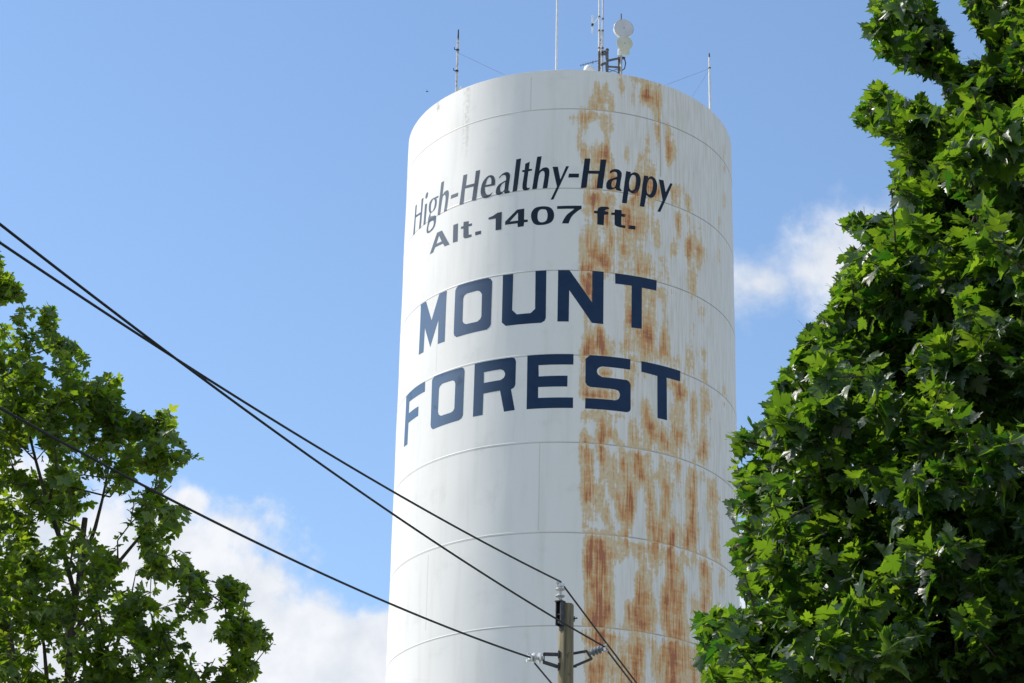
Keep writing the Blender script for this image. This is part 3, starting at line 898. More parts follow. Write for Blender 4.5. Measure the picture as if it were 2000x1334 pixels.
b.ring_tube(pts, rad, 24)
b.build('post', wood, e, True, sharp=50)
def U(px, py, dy=0.0):
    return Vector(at(px, py, YP + dy))
grey = worn('insulator_grey', (0.56, 0.57, 0.58), (0.46, 0.47, 0.48), 20.0, 0.35)
bluegrey = worn('insulator_blue_grey', (0.22, 0.24, 0.28), (0.17, 0.19, 0.22), 20.0, 0.35)
alum = worn('bright_aluminium', (0.75, 0.76, 0.77), (0.6, 0.6, 0.6), 25.0, 0.35, 0.6)
iron = worn('bracket_steel', (0.045, 0.047, 0.05), (0.075, 0.075, 0.075), 15.0, 0.5, 0.5)
fr = pr0 * 1.0 + 0.0
# pole top bracket: a dark channel bolted to the camera-left face, carrying the upright insulator
bd_ = Vector((-0.62, -0.78, 0)).normalized()
sd_ = Vector((0.78, -0.62, 0)).normalized()
axis = Vector((ptop[0], ptop[1], 0)) + bd_ * (pr0 + 0.035)
ztp = U(1095, 1176.5, -0.1).z; zbt = U(1097, 1222, -0.1).z
b = MB()
for sgn in (-1, 1):
    b.box(axis + sd_ * (0.038 * sgn) + Vector((0, 0, (ztp + zbt) / 2)), sd_ * 0.006, bd_ * 0.045, Vector((0, 0, (ztp - zbt) / 2)))
b.box(axis - bd_ * 0.030 + Vector((0, 0, (ztp + zbt) / 2 - 0.04)), sd_ * 0.031, bd_ * 0.006, Vector((0, 0, (ztp - zbt) / 2 + 0.02)))
b.box(axis + Vector((0, 0, ztp + 0.008)), sd_ * 0.052, bd_ * 0.056, Vector((0, 0, 0.008)))
b.box(axis + Vector((0, 0, ztp * 0.45 + zbt * 0.55)), sd_ * 0.031, bd_ * 0.035, Vector((0, 0, 0.006)))
b.build('top_bracket', iron, e)
b = MB()
b.lathe(axis + bd_ * 0.005 + Vector((0, 0, zbt + 0.04)), bd_, [(0, 0.02), (0.03, 0.02)], 8)
b.build('bolt', iron, e)
b = MB()
rb = U(1121, 1209)
b.ring_tube([Vector((ptop[0], ptop[1], rb.z)) + Vector((pr0 * 0.9, 0, 0)), Vector((ptop[0], ptop[1], rb.z)) + Vector((pr0 + 0.05, -0.01, 0.012))], 0.011, 8)
b.box(Vector((ptop[0] + pr0 + 0.01, ptop[1], rb.z)), (0.006, 0, 0), (0, 0.03, 0), (0, 0, 0.03))
b.build('bolt', iron, e)
def post_insulator(base, tip, mat, sheds, r_s, parent, neck=0.022):
    """a line-post insulator from base to tip with ring sheds and a bright end clamp"""
    base, tip = Vector(base), Vector(tip)
    t = (tip - base); L = t.length; t.normalize()
    prof = [(0, 0.034), (L * 0.10, 0.034), (L * 0.14, neck)]
    for k in range(sheds):
        c_ = L * (0.26 + 0.40 * k / max(sheds - 1, 1))
        prof += [(c_ - 0.016, neck), (c_ - 0.006, r_s * 0.8), (c_ + 0.004, r_s), (c_ + 0.012, r_s * 0.96), (c_ + 0.018, neck * 1.1)]
    prof += [(L * 0.80, neck), (L * 0.83, 0.03), (L * 0.86, 0.03)]
    o = MB().lathe(base, t, prof, 22).build('insulator', mat, parent, True, sharp=40)
    b_ = MB()
    b_.lathe(base + t * (L * 0.86), t, [(0, 0.024), (L * 0.06, 0.028), (L * 0.07, 0.018)], 12)
    side = t.cross(Vector((0, 1, 0.2))).normalized()
    b_.box(tip - t * 0.01, side * 0.045, t * 0.022, side.cross(t) * 0.028, 0.006)
    b_.box(tip + side * 0.034 + t * 0.018, side * 0.012, t * 0.026, side.cross(t) * 0.022, 0.004)
    b_.ring_tube([tip - side * 0.05 - t * 0.02, tip - side * 0.05 + t * 0.03], 0.010, 6)
    b_.build('clamp', alum, o_parent(o, parent), True)
    return o
def o_parent(o, parent):
    return parent
ins0 = axis + Vector((0, 0, ztp + 0.016))
zi = U(1093, 1141, -0.1).z
post_insulator(ins0, Vector((ins0.x - 0.004, ins0.y, zi)), grey, 2, 0.066, e)
# side insulators on forked brackets
l0, l1 = U(1062, 1285.5, -0.06), U(1034.5, 1285.0, -0.12)
r0, r1_ = U(1147.5, 1277.0, 0.06), U(1180.0, 1265.5, 0.12)
pc = lambda py: Vector((ptop[0], ptop[1], U(1108, py).z))
for (ib, ys, sgn, dy) in ((l0, (1280.5, 1304.5), -1, -0.04), (r0, (1274.5, 1300.5), 1, 0.04)):
    b = MB()
    top = pc(ys[0]) + Vector((sgn * pr0 * 0.97, dy, 0)); bot = pc(ys[1]) + Vector((sgn * pr0 * 0.97, dy, 0))
    ku = ib + Vector((sgn * 0.0, 0, 0.055)); kl = ib + Vector((0.0, 0, -0.055))
    if sgn > 0:
        ku = ib + Vector((-0.02, 0, 0.035)); kl = ib + Vector((0.06, 0, -0.065))
    b.bar(top, ku, 0.05, 0.028, (0, 0, 1), 0.004)
    b.bar(bot, kl, 0.05, 0.028, (0, 0, 1), 0.004)
    b.bar(ku + Vector((0, 0, 0.012)), kl - Vector((0, 0, 0.012)), 0.05, 0.026, (sgn, 0.0, 0.3), 0.004)
    for q_ in (top, bot):
        b.box(q_ + Vector((-sgn * 0.004, 0, 0)), (0.012, 0, 0), (0, 0.045, 0), (0, 0, 0.045), 0.004)
        b.ring_tube([q_, q_ + Vector((sgn * 0.05, -0.015, 0.0))], 0.012, 6)
    b.build('side_bracket', iron, e)
post_insulator(l0 + Vector((-0.005, 0, 0)), l1, grey, 2, 0.072, e)
post_insulator(r0 + Vector((0.01, 0, 0)), r1_, bluegrey, 3, 0.058, e)

# ------------------------------------------------------------------ wires
cable = worn('black_cable', (0.008, 0.008, 0.008), (0.014, 0.013, 0.012), 30.0, 0.6)
cable.node_tree.nodes['Principled BSDF'].inputs['Specular IOR Level'].default_value = 0.25
def wire(name, pin, left, Yl, midpt, far, label):
    """pin: world point at the insulator; left: photo px where it leaves the frame at distance Yl; midpt: a px it passes; far: px + distance beyond the pole"""
    A = Vector(pin); B = Vector(at(left[0], left[1], Yl))
    # sag so that the wire passes through midpt
    def curve(s, t):
        p = A.lerp(B, t); p.z -= s * 4 * t * (1 - t) if t <= 1 else -s * 4 * t * (t - 1)
        return p
    def err(s):
        x0 = None
        for k in range(401):
            q = curve(s, k / 400.0)
            x, y = proj(np.array(q))
            if x <= midpt[0]:
                return y - midpt[1]
        return 0.0
    lo, hi = -3.0, 6.0
    for _ in range(40):
        mid = (lo + hi) / 2
        if err(mid) < 0:
            lo = mid
        else:
            hi = mid
    s = (lo + hi) / 2
    pts = [curve(s, k / 60.0) for k in range(72, -1, -1)]
    Z = Vector(at(*far))
    for k in range(1, 25):
        t = k / 24.0
        p = A.lerp(Z, t); p.z -= 0.02 * 4 * t * (1 - t)
        pts.append(p)
    o = MB().ring_tube(pts, 0.0128, 8).build(name, cable, None, True, origin=A)
    tag(o, label, 'power line', 'power lines on the utility pole')
    return s
pin_t = Vector((ins0.x - 0.004, ins0.y - 0.02, zi + 0.03))
SAGS = [
wire('overhead_wire', pin_t, (0, 474), 17.5, (285, 662), (1393, 1528, 43.0), 'black power line ending on the upright insulator on top of the wooden pole'),
wire('overhead_wire', r1_ + Vector((0, -0.03, 0.01)), (0, 438), 17.0, (285, 655), (1379, 1516, 42.0), 'black power line crossing in front of the pole to the blue-grey insulator on its right'),
wire('overhead_wire', l1 + Vector((0, -0.03, 0.0)), (0, 797), 18.5, (349, 983.6), (1226, 1505, 41.5), 'lowest black power line passing the left tree to the insulator left of the pole')]
print('SAGS', SAGS)

# ------------------------------------------------------------------ trees
leafm = {}
def leaf_material(name, c_lo, c_hi, tr, tr2, rough):
    mt = bpy.data.materials.new(name); mt.use_nodes = True
    t = NT(mt.node_tree)
    a = t.add('ShaderNodeAttribute', attribute_name='tint')
    b = t.add('ShaderNodeBsdfPrincipled')
    t.put(b.inputs['Base Color'], t.mix(a.outputs['Fac'], c_lo, c_hi))
    b.inputs['Roughness'].default_value = rough
    b.inputs['Specular IOR Level'].default_value = 0.75
    co = t.add('ShaderNodeTexCoord')
    bn = t.noise(co.outputs['Object'], 16.0, 2.0, 0.5)
    bp = t.add('ShaderNodeBump'); bp.inputs['Strength'].default_value = 0.35; bp.inputs['Distance'].default_value = 0.02
    t.l.new(bn, bp.inputs['Height']); t.l.new(bp.outputs[0], b.inputs['Normal'])
    tl = t.add('ShaderNodeBsdfTranslucent')
    t.put(tl.inputs[0], t.mix(a.outputs['Fac'], tr, tr2))
    ms = t.add('ShaderNodeMixShader'); ms.inputs[0].default_value = 0.44
    t.l.new(b.outputs[0], ms.inputs[1]); t.l.new(tl.outputs[0], ms.inputs[2])
    o = t.add('ShaderNodeOutputMaterial'); t.l.new(ms.outputs[0], o.inputs[0])
    return mt
leaf_r = leaf_material('maple_leaf_near', (0.012, 0.036, 0.011), (0.038, 0.084, 0.018), (0.05, 0.18, 0.008), (0.38, 0.60, 0.022), 0.40)
leaf_l = leaf_material('maple_leaf_far', (0.028, 0.066, 0.012), (0.072, 0.128, 0.018), (0.22, 0.42, 0.012), (0.58, 0.70, 0.03), 0.45)
bark = worn('maple_bark', (0.050, 0.038, 0.028), (0.105, 0.085, 0.068), 9.0, 0.9, 0.0, 0.4, 0.65, 0.5, (1, 1, 0.3))

# a maple leaf: half outline, y along the midrib
HALF = [(0.10, -0.07), (0.27, -0.12), (0.30, -0.02), (0.46, 0.02), (0.40, 0.12), (0.60, 0.20), (0.56, 0.29), (0.74, 0.44), (0.53, 0.43), (0.47, 0.53), (0.25, 0.42), (0.31, 0.62), (0.21, 0.64), (0.19, 0.78), (0.10, 0.80)]
OUTL = [(0.0, 0.02)] + HALF + [(0.0, 1.0)] + [(-x, y) for x, y in reversed(HALF)]
def leaf_template(outl):
    pts = [(0.0, 0.30)] + outl
    n = len(outl)
    tri = [(0, 1 + k, 1 + (k + 1) % n) for k in range(n)]
    base = len(pts)
    pts = pts + [(-0.012, -0.55), (0.012, -0.55), (0.010, 0.05), (-0.010, 0.05)]
    tri += [(base, base + 1, base + 2), (base, base + 2, base + 3)]
    P = np.array(pts, float)
    return P, np.array(tri)
LEAF, LTRI = leaf_template(OUTL)
OUTL2 = [OUTL[i] for i in (0, 2, 3, 4, 5, 6, 8, 10, 11, 12, 14, 16, 18, 20, 21, 22, 24, 26, 27, 28, 29, 30)]
LEAF2, LTRI2 = leaf_template(OUTL2)

def leaves_mesh(name, base, tipd, nrm, size, tint, mat, parent, tmpl, curl):
    L, T = tmpl
    n = len(base)
    side = np.cross(tipd, nrm)
    x = L[:, 0][None, :] * (0.88 + 0.24 * rng.random(n))[:, None]
    y = L[:, 1][None, :] + 0 * x
    fold = curl[:, None]
    z = fold * np.abs(x) * 0.75 - 0.34 * (np.clip(y, 0, 1) ** 2) * (0.3 + np.abs(fold)) + 0.07 * np.sin(7 * x + 5 * y + fold * 30) * (np.abs(x) + 0.2 * np.clip(y, 0, 1))
    co_ = base[:, None, :] + size[:, None, None] * (x[..., None] * side[:, None, :] + y[..., None] * tipd[:, None, :] + z[..., None] * nrm[:, None, :])
    nv = L.shape[0]; nt = T.shape[0]
    co_ = co_.reshape(-1, 3) - np.array(parent.location)
    idx = (T[None] + (np.arange(n) * nv)[:, None, None]).reshape(-1)
    me = bpy.data.meshes.new(name)
    me.vertices.add(n * nv); me.vertices.foreach_set('co', co_.astype(np.float32).ravel())
    me.loops.add(len(idx)); me.loops.foreach_set('vertex_index', idx.astype(np.int32))
    me.polygons.add(n * nt)
    me.polygons.foreach_set('loop_start', np.arange(0, 3 * n * nt, 3, dtype=np.int32))
    me.update(calc_edges=True)
    att = me.attributes.new('tint', 'FLOAT', 'POINT')
    att.data.foreach_set('value', np.repeat(tint, nv).astype(np.float32))
    o = bpy.data.objects.new(name, me)
    COL.objects.link(o)
    me.materials.append(mat); me.shade_smooth()
    o.parent = parent
    return o

def inside(poly, x, y):
    poly = np.asarray(poly, float)
    r = np.zeros(len(x), bool)
    j = len(poly) - 1
    for i in range(len(poly)):
        xi, yi = poly[i]; xj, yj = poly[j]
        if yi != yj:
            cnd = ((yi > y) != (yj > y)) & (x < (xj - xi) * (y - yi) / (yj - yi) + xi)
            r ^= cnd
        j = i
    return r
def edge_dist(poly, x, y):
    poly = np.asarray(poly, float)
    d = np.full(len(x), 1e9)
    for i in range(len(poly)):
        a = poly[i - 1]; b = poly[i]
        ab = b - a
        t = np.clip(((x - a[0]) * ab[0] + (y - a[1]) * ab[1]) / (ab @ ab + 1e-9), 0, 1)
        d = np.minimum(d, np.hypot(x - a[0] - t * ab[0], y - a[1] - t * ab[1]))
    return d

def grow(seed_pts, seed_par, targets, step=0.35, back=0.25):
    """joins every target to the nearest wood, nearest ones first"""
    pos = [np.array(p, float) for p in seed_pts]; par = list(seed_par)
    P = np.array(pos)
    cap_ = len(pos) + len(targets) * 14
    A = np.zeros((cap_, 3)); A[:len(pos)] = P
    n = len(pos)
    d0 = np.array([np.min(np.linalg.norm(P - t, axis=1)) for t in targets])
    tips = []
    for k in np.argsort(d0):
        t = targets[k]
        v = t - A[:n]
        d = np.linalg.norm(v, axis=1)
        cost = d + back * np.maximum(0, A[:n, 2] - t[2] + 0.15 * d)      # twigs rise: prefer wood below
        j = int(np.argmin(cost))
        m_ = max(1, int(d[j] / step))
        last = j; p0 = A[j].copy()
        for q in range(1, m_ + 1):
            f = q / m_
            p = p0 + (t - p0) * f
            if q < m_:
                p = p + rng.normal(0, 0.05, 3) * min(1.0, d[j]) + np.array([0, 0, 0.10 * math.sin(math.pi * f) * min(d[j], 1.5)])
            if n >= cap_:
                break
            A[n] = p; par.append(last); last = n; n += 1
        tips.append((k, last))
    return A[:n], par, tips
def wood_mesh(name, A, par, nseed, seed_rad, mat, parent, r_tip=0.0042, expo=2.35, gaps=()):
    n = len(A)
    acc = np.zeros(n)
    kids = np.zeros(n, int)
    for i in range(n):
        if par[i] >= 0:
            kids[par[i]] += 1
    rad = np.zeros(n)
    for i in range(n - 1, -1, -1):
        r = max(acc[i] ** (1 / expo) if acc[i] > 0 else 0, r_tip)
        if i < nseed:
            r = max(seed_rad[i], 0.0)
        rad[i] = r
        if par[i] >= 0:
            acc[par[i]] += r ** expo
    b = MB()
    for i in range(n):
        p = par[i]
        if p < 0 or i < nseed:
            continue
        if rad[i] < 0.02 and gaps:
            gx, gy = proj((A[p] + A[i]) / 2)
            if any(((gx - q[0]) / q[2]) ** 2 + ((gy - q[1]) / q[3]) ** 2 < 1.15 for q in gaps):
                continue
        ra, rb_ = min(rad[p], rad[i] * 1.7), rad[i]
        b.ring_tube([A[p], A[i]], [ra, rb_], 5 if rb_ < 0.02 else 8, cap=False)
    return b, rad
def foliage(tips, A, par, targets, per, Ls, rs, droop, wind, hang_p=0.28):
    """leaf frames around each twig end"""
    base, tipd, nrm, size = [], [], [], []
    for (k, node) in tips:
        P = A[node]; Q = A[par[node]] if par[node] >= 0 else P - np.array([0, 0, 0.2])
        d = P - Q; d = d / (np.linalg.norm(d) + 1e-9)
        n_ = rng.integers(per[0], per[1] + 1)
        t = rng.random(n_) ** 1.3
        pos = P[None] - d[None] * (t * Ls)[:, None]
        rv = rng.normal(0, 1, (n_, 3)); rv -= (rv @ d)[:, None] * d[None]
        rv /= np.linalg.norm(rv, axis=1)[:, None] + 1e-9
        pet = rv * 0.9 + d[None] * 0.7 + np.array([0, 0, 0.15])
        pet /= np.linalg.norm(pet, axis=1)[:, None]
        sz = rs[0] + (rs[1] - rs[0]) * rng.random(n_) ** 1.5
        hang = rng.random(n_) < hang_p
        dr = np.where(hang, 0.45 + 0.7 * rng.random(n_), droop[0] + (droop[1] - droop[0]) * rng.random(n_))
        td = pet * 0.9 + np.array([0, 0, -1.0]) * dr[:, None] + rng.normal(0, 0.22, (n_, 3)) + wind[None]
        td /= np.linalg.norm(td, axis=1)[:, None]
        nn = np.array([0, 0, 1.0]) + pet * 0.30 + rng.normal(0, 0.40, (n_, 3))
        nn -= (nn * td).sum(1)[:, None] * td
        nn /= np.linalg.norm(nn, axis=1)[:, None] + 1e-9
        base.append(pos + pet * (sz * 0.6)[:, None]); tipd.append(td); nrm.append(nn); size.append(sz)
    return np.concatenate(base), np.concatenate(tipd), np.concatenate(nrm), np.concatenate(size)

# ---- the big maple at the right
YR = 13.0
out_r = [(1722,-20),(1705,30),(1690,62),(1712,85),(1712,112),(1755,148),(1788,142),(1815,160),(1836,182),(1838,204),(1800,200),(1770,182),(1742,165),(1715,150),(1694,170),(1688,196),(1667,225),(1682,246),(1722,262),(1742,280),
 (1752,300),(1738,350),(1742,378),(1768,402),(1758,414),(1705,424),(1650,428),(1634,442),(1662,456),(1692,462),(1676,480),(1655,500),(1650,528),(1628,560),(1632,584),(1606,624),(1598,642),(1566,658),(1548,690),(1545,712),(1520,736),(1508,792),
 (1488,832),(1462,846),(1436,842),(1440,872),(1424,896),(1430,934),(1442,962),(1428,1000),(1438,1050),(1430,1082),(1440,1112),(1452,1132),(1456,1162),(1482,1186),(1432,1194),(1392,1190),(1352,1226),(1366,1262),(1354,1288),(1380,1312),(1384,1340),
 (1360,1420),(1400,1600),(1500,1900),(1800,2200),(2300,2320),(3000,2300),(3600,2000),(3900,1500),(3950,900),(3700,200),(3300,-350),(2700,-750),(2250,-700),(1980,-420),(1880,-120),(1880,0),(1896,30),(1912,56),(1938,96),(1944,122),(1925,132),(1895,126),(1868,112),(1862,62),(1826,42),(1812,0),(1790,-60)]
out_r = np.array(out_r, float)
ppm_r = F / (YR / cp)                       # photo px per metre there
def sample_crown(poly, N, box, Y0, ppm, Tmax, plate, kids, seed_d):
    """bough centres through the crown's volume, each with a flat plate of twig ends"""
    cen = []
    while len(cen) < N:
        x = rng.uniform(box[0], box[2], 4000); y = rng.uniform(box[1], box[3], 4000)
        ok = inside(poly, x, y)
        x, y = x[ok], y[ok]
        dist = edge_dist(poly, x, y) / ppm
        Rr = Tmax * 1.25
        T = np.sqrt(np.maximum(0.02, Rr ** 2 - np.maximum(0, Rr - dist) ** 2)) * (Tmax / Rr)
        T = np.minimum(np.maximum(T, 0.25), Tmax)
        u = rng.uniform(-1, 1, len(x)); u = np.sign(u) * np.abs(u) ** seed_d
        for a, b_, c_ in zip(x, y, u * T):
            cen.append((a, b_, c_))
    cen = cen[:N]
    tg = []
    for (a, b_, c_) in cen:
        P = at(a, b_, Y0 + c_)
        k_ = rng.integers(kids[0], kids[1] + 1)
        Q = P[None] + rng.normal(0, 1, (k_, 3)) * np.array(plate)[None]
        tg.append(Q)
    T = np.concatenate(tg)
    x, y = proj(T)
    ok = inside(poly, x, y)
    return T[ok]
def add_edge_tufts(pts, Y0, spread):
    return np.array([at(px, py, Y0 + rng.uniform(-spread, spread)) for (px, py) in pts])

tr_base = at(2650, 1500, YR + 0.6)
trunk_xy = np.array([tr_base[0], tr_base[1]])
e = empty('maple_tree', (trunk_xy[0], trunk_xy[1], 0.0), 'large dense green maple with big lobed leaves filling the right side of the picture', 'tree')
seed, spar, srad = [], [], []
for k in range(15):
    z = 0.75 * k
    seed.append(np.array([trunk_xy[0] + 0.10 * math.sin(z * 0.5), trunk_xy[1] + 0.08 * math.sin(z * 0.8 + 1), z]))
    spar.append(k - 1); srad.append(0.26 * (1 - k / 15.0) ** 0.8 + 0.02)
def limb(start, pts, r0):
    par_ = start
    for i, p in enumerate(pts):
        seed.append(np.array(p)); spar.append(par_); srad.append(r0 * (1 - (i + 1) / (len(pts) + 0.6)))
        par_ = len(seed) - 1
    return par_
limbs_r = [(5, [at(2380, 1480, YR + 0.3), at(2120, 1420, YR), at(1900, 1370, YR - 0.2), at(1680, 1310, YR - 0.2), at(1500, 1270, YR - 0.1)], 0.075),
           (7, [at(2350, 1200, YR + 0.3), at(2080, 1120, YR), at(1850, 1040, YR), at(1650, 985, YR - 0.1), at(1520, 950, YR)], 0.07),
           (8, [at(2350, 950, YR), at(2130, 800, YR - 0.1), at(1930, 690, YR), at(1760, 600, YR), at(1690, 520, YR)], 0.06),
           (10, [at(2350, 640, YR), at(2180, 450, YR), at(2040, 310, YR), at(1940, 235, YR), at(1840, 130, YR), at(1795, 80, YR), at(1775, 35, YR), at(1765, -25, YR)], 0.045),
           (9, [at(2300, 700, YR), at(2080, 500, YR), at(1940, 400, YR), at(1830, 330, YR), at(1775, 265, YR), at(1740, 225, YR)], 0.045),
           (11, [at(2300, 300, YR), at(2130, 130, YR), at(2010, 20, YR), at(1960, -60, YR)], 0.04)]
for st, pts, r0 in limbs_r:
    limb(st, pts, r0)
vis = sample_crown(out_r, 330, (1340, -60, 2120, 1420), YR, ppm_r, 2.3, (0.26, 0.30, 0.09), (5, 9), 0.75)
far_ = sample_crown(out_r, 300, (2000, -760, 3960, 2330), YR, ppm_r, 3.2, (0.36, 0.40, 0.14), (3, 6), 0.6)
bel = sample_crown(out_r, 60, (1360, 1400, 2100, 2320), YR, ppm_r, 2.6, (0.36, 0.40, 0.14), (3, 6), 0.6)
tuft = add_edge_tufts([(1712,58),(1735,40),(1760,60),(1740,95),(1775,110),(1800,95),(1835,100),(1850,140),(1880,160),(1690,222),(1710,205),(1735,225),(1705,178),(1730,180),(1765,205),(1790,240),(1760,250),(1660,440),(1690,438),(1720,440),(1750,440),(1790,430),
    (1760,390),(1770,350),(1640,575),(1660,540),(1560,700),(1590,670),(1530,760),(1520,800),(1450,860),(1475,870),(1440,910),(1450,990),(1450,1060),(1450,1100),(1370,1225),(1400,1210),(1440,1215),(1380,1285),(1420,1260),(1905,30),(1930,70),(1925,20),(1960,100),(1970,50),(1990,150)], YR, 0.25)
targets = np.concatenate([tuft, vis, far_, bel])
gaps_r = [(1790,172,62,30,1.0),(1845,205,34,20,0.9),(1722,130,36,20,1.0),(1880,70,34,70,1.0),(1745,300,16,26,0.8),(1752,396,26,14,0.9),(1690,478,24,16,0.8),(1500,1182,26,18,0.8),(1660,300,60,30,1.0),(1700,350,44,40,1.0),
          (1770,150,20,12,0.9),(1730,200,14,10,0.8),(1820,120,12,10,0.7),(1900,180,26,16,0.5),(1830,250,18,12,0.5),(1610,600,16,12,0.6),(1540,760,16,12,0.5),(1465,860,14,10,0.6),(1470,1010,14,12,0.5),(1870,1150,34,16,0.6),(1790,1190,22,12,0.5),(1950,1010,24,14,0.4)]
A, par, tips = grow(seed, spar, targets)
wb_, rad_ = wood_mesh('trunk', A, par, len(seed), srad, bark, e, gaps=gaps_r)
wb_.ring_tube(seed[:15], srad[:15], 16)
i0 = 15
for st, pts, r0 in limbs_r:
    n_ = len(pts)
    wb_.ring_tube([seed[st]] + pts, [srad[st] * 0.6 if srad[st] * 0.6 < r0 * 1.3 else r0 * 1.3] + srad[i0:i0 + n_], 9)
    i0 += n_
wb_.build('trunk', bark, e, True, sharp=60)
lb, lt, ln, ls = foliage(tips, A, par, targets, (20, 29), 0.38, (0.042, 0.128), (0.05, 0.42), np.array([-0.12, 0, 0]))
cx, cy = proj(lb + lt * (ls * 0.5)[:, None])
keep = inside(out_r, cx, cy)
for (a, b_, c_, d_, pr) in gaps_r:
    ins = ((cx - a) / c_) ** 2 + ((cy - b_) / d_) ** 2 < 1.0
    keep &= ~(ins & (rng.random(len(cx)) < pr))
lb, lt, ln, ls = lb[keep], lt[keep], ln[keep], ls[keep]
tint = np.clip(rng.normal(0.42, 0.25, len(lb)), 0, 1)
leaves_mesh('crown', lb, lt, ln, ls, tint, leaf_r, e, (LEAF, LTRI), rng.uniform(-0.5, 1.05, len(lb)))
print('RIGHT leaves', len(lb), 'nodes', len(A))

# ---- the pruned maple at the left
YL = 24.0
ppm_l = F / (YL / cp)
out_l = [(0,470),(12,462),(18,476),(6,486),(10,528),(40,553),(56,576),(48,588),(20,592),(0,596),(-60,620),(0,628),(25,614),(50,600),(76,600),(95,594),(110,602),(116,640),(102,646),(120,660),(156,664),(158,690),(186,704),(210,732),(235,714),(242,746),(232,790),(265,800),(300,812),(315,796),(342,794),(342,830),(336,852),(370,864),(366,888),(394,884),(402,900),(380,912),(346,910),(342,950),(312,952),(330,986),
 (370,988),(370,1020),(346,1030),(350,1060),(376,1084),(374,1110),(402,1120),(412,1160),(406,1190),(396,1222),(384,1242),(372,1268),(400,1262),(424,1232),(430,1204),(420,1182),(434,1160),(420,1150),(424,1134),(450,1118),(470,1134),(486,1150),(490,1182),(480,1200),(506,1214),(532,1240),(538,1256),(520,1272),(492,1272),(506,1300),(496,1332),(470,1360),
 (480,1450),(450,1600),(380,1750),(150,1830),(-150,1830),(-420,1700),(-560,1400),(-560,1000),(-480,700),(-330,480),(-150,380),(-40,400)]
out_l = np.array(out_l, float)
holes = [(60,905,46,22,0.9),(190,1000,34,60,0.8),(235,1030,34,60,0.8),(255,1085,30,40,0.75),(335,1075,24,34,0.8),(165,935,26,16,0.7),(18,962,26,16,0.9),(300,1150,40,26,0.7),(345,1180,44,40,0.75),(95,1285,30,36,0.8),(390,1235,24,30,0.8),(300,1210,30,22,0.6),(235,1255,22,22,0.6),(70,880,20,14,0.6),(210,960,20,30,0.7),(120,800,40,20,0.4),(275,960,14,30,0.5),(240,1130,30,20,0.6),(340,1240,22,18,0.5),(412,1305,34,36,0.85),(205,1190,18,40,0.6),(120,1130,20,30,0.4),(60,1010,30,20,0.4)]
tl_base = at(110, 1900, YL)
e = empty('pruned_maple_tree', (tl_base[0], tl_base[1], 0.0), 'airy green maple with several pruned dark stems at the left edge of the picture', 'tree')
seed, spar, srad = [], [], []
zt_ = at(128, 1420, YL)[2]
nt = 10
for k in range(nt):
    f = k / (nt - 1.0)
    seed.append(np.array([tl_base[0] + 0.06 * math.sin(4 * f) + f * (at(128, 1420, YL)[0] - tl_base[0]), YL, zt_ * f])); spar.append(k - 1); srad.append(0.19 - 0.08 * f)
limbs_l = [(9, [(132,1334,0),(136,1250,0),(148,1170,0),(154,1120,0),(158,1070,0),(166,1012,0)], 0.046),
           (12, [(165,1090,0.1),(186,1030,0.1),(200,975,0.15),(215,900,0.2),(225,840,0.2)], 0.032),
           (12, [(120,1060,-0.1),(95,990,-0.2),(70,900,-0.2),(45,800,-0.1),(40,700,0)], 0.034),
           (8, [(205,1334,0.1),(222,1275,0.1),(240,1225,0.1),(256,1165,0.15),(266,1115,0.2)], 0.034),
           (8, [(170,1334,-0.2),(162,1280,-0.2),(168,1220,-0.2),(190,1215,-0.1),(176,1150,0)], 0.034),
           (7, [(60,1420,0),(30,1334,-0.1),(16,1240,-0.1),(8,1165,-0.1)], 0.075),
           (8, [(92,1334,0.3),(86,1262,0.3),(70,1180,0.3),(60,1100,0.3)], 0.03),
           (8, [(330,1400,0),(420,1340,0),(455,1290,0),(452,1220,0),(448,1160,0)], 0.026),
           (11, [(230,1100,0.2),(280,1040,0.3),(300,980,0.3),(310,900,0.3),(312,840,0.3)], 0.024),
           (6, [(-120,1300,0.2),(-200,1100,0.2),(-220,900,0.3),(-160,700,0.3),(-80,590,0)], 0.08)]
lims = []
for st, pts, r0 in limbs_l:
    pp = [at(x, y, YL + dy) for x, y, dy in pts]
    i0 = len(seed)
    limb(st, pp, r0)
    lims.append((st, pp, i0))
# pruned ends stay thick
srad[lims[0][2] + 5] = 0.030; srad[lims[0][2] + 4] = 0.036; srad[lims[5][2] + 3] = 0.042; srad[lims[5][2] + 2] = 0.05
vis = sample_crown(out_l, 335, (-40, 440, 560, 1420), YL, ppm_l, 1.6, (0.26, 0.28, 0.10), (3, 6), 0.9)
far_ = sample_crown(out_l, 180, (-570, 380, 20, 1830), YL, ppm_l, 2.2, (0.36, 0.40, 0.14), (3, 6), 0.8)
bel = sample_crown(out_l, 70, (0, 1400, 480, 1830), YL, ppm_l, 1.8, (0.36, 0.40, 0.14), (3, 6), 0.8)
tuft = add_edge_tufts([(30,560),(15,545),(60,610),(95,615),(140,680),(225,735),(330,815),(310,825),(355,880),(385,897),(360,1000),(360,1100),(450,1135),(470,1160),(440,1180),(470,1210),(500,1235),(520,1255),(480,1260),(485,1300),(450,1250),(440,1290),(400,1150)], YL, 0.3)
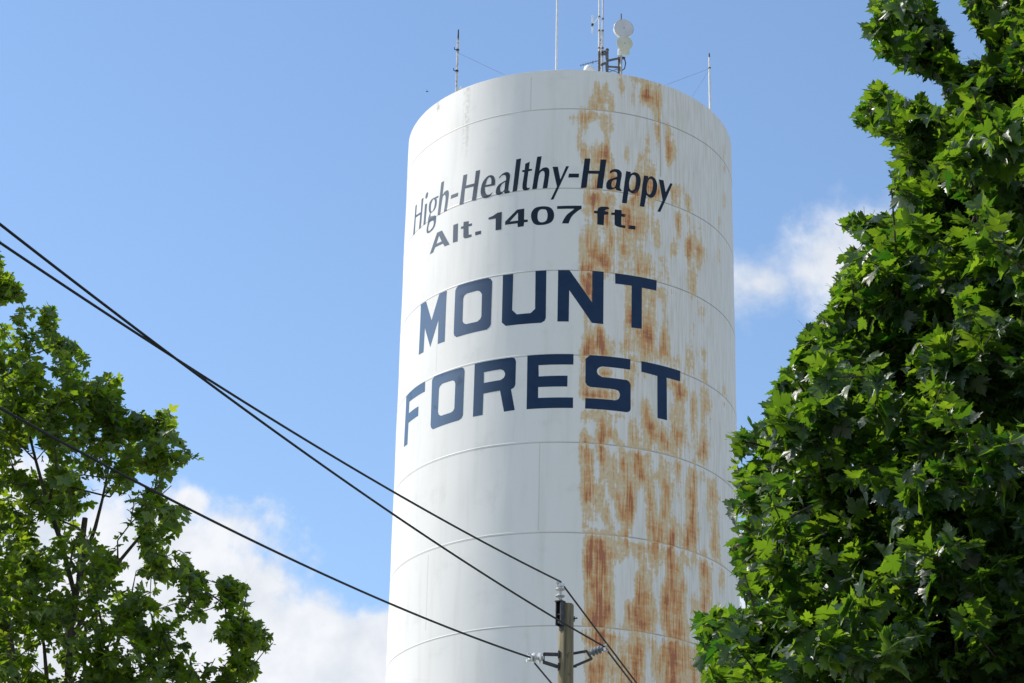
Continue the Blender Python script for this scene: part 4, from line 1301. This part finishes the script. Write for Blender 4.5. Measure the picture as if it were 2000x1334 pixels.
targets = np.concatenate([tuft, vis, far_, bel])
hx, hy = proj(targets)
kp = np.ones(len(targets), bool)
for (a, b_, c_, d_, pr) in holes:
    ins = ((hx - a) / c_) ** 2 + ((hy - b_) / d_) ** 2 < 1.0
    kp &= ~(ins & (rng.random(len(hx)) < pr))
targets = targets[kp]
A, par, tips = grow(seed, spar, targets)
wb_, rad_ = wood_mesh('trunk', A, par, len(seed), srad, bark, e, 0.0045)
wb_.ring_tube(seed[:nt], srad[:nt], 14)
for st, pp, i0 in lims:
    wb_.ring_tube([seed[st]] + pp, [min(srad[st], srad[i0] * 1.3)] + srad[i0:i0 + len(pp)], 9)
wb_.build('trunk', bark, e, True, sharp=60)
lb, lt, ln, ls = foliage(tips, A, par, targets, (11, 16), 0.30, (0.050, 0.118), (0.05, 0.50), np.array([0.10, 0, 0]))
cx, cy = proj(lb + lt * (ls * 0.5)[:, None])
keep = inside(out_l, cx, cy)
for (a, b_, c_, d_, pr) in holes:
    ins = ((cx - a) / c_) ** 2 + ((cy - b_) / d_) ** 2 < 1.0
    keep &= ~(ins & (rng.random(len(cx)) < pr * 0.75))
stem = np.array([(132,1334),(136,1250),(148,1170),(154,1120),(158,1070),(166,1005)], float)
sd = np.full(len(cx), 1e9)
for i in range(1, len(stem)):
    a, b_ = stem[i - 1], stem[i]
    ab = b_ - a
    t_ = np.clip(((cx - a[0]) * ab[0] + (cy - a[1]) * ab[1]) / (ab @ ab), 0, 1)
    sd = np.minimum(sd, np.hypot(cx - a[0] - t_ * ab[0], cy - a[1] - t_ * ab[1]))
keep &= ~((sd < 26) & (lb[:, 1] < YL + 0.05) & (rng.random(len(cx)) < 0.6))
lb, lt, ln, ls = lb[keep], lt[keep], ln[keep], ls[keep]
tint = np.clip(rng.normal(0.38, 0.22, len(lb)), 0, 1)
leaves_mesh('crown', lb, lt, ln, ls, tint, leaf_l, e, (LEAF2, LTRI2), rng.uniform(-0.5, 0.9, len(lb)))
print('LEFT leaves', len(lb), 'nodes', len(A))
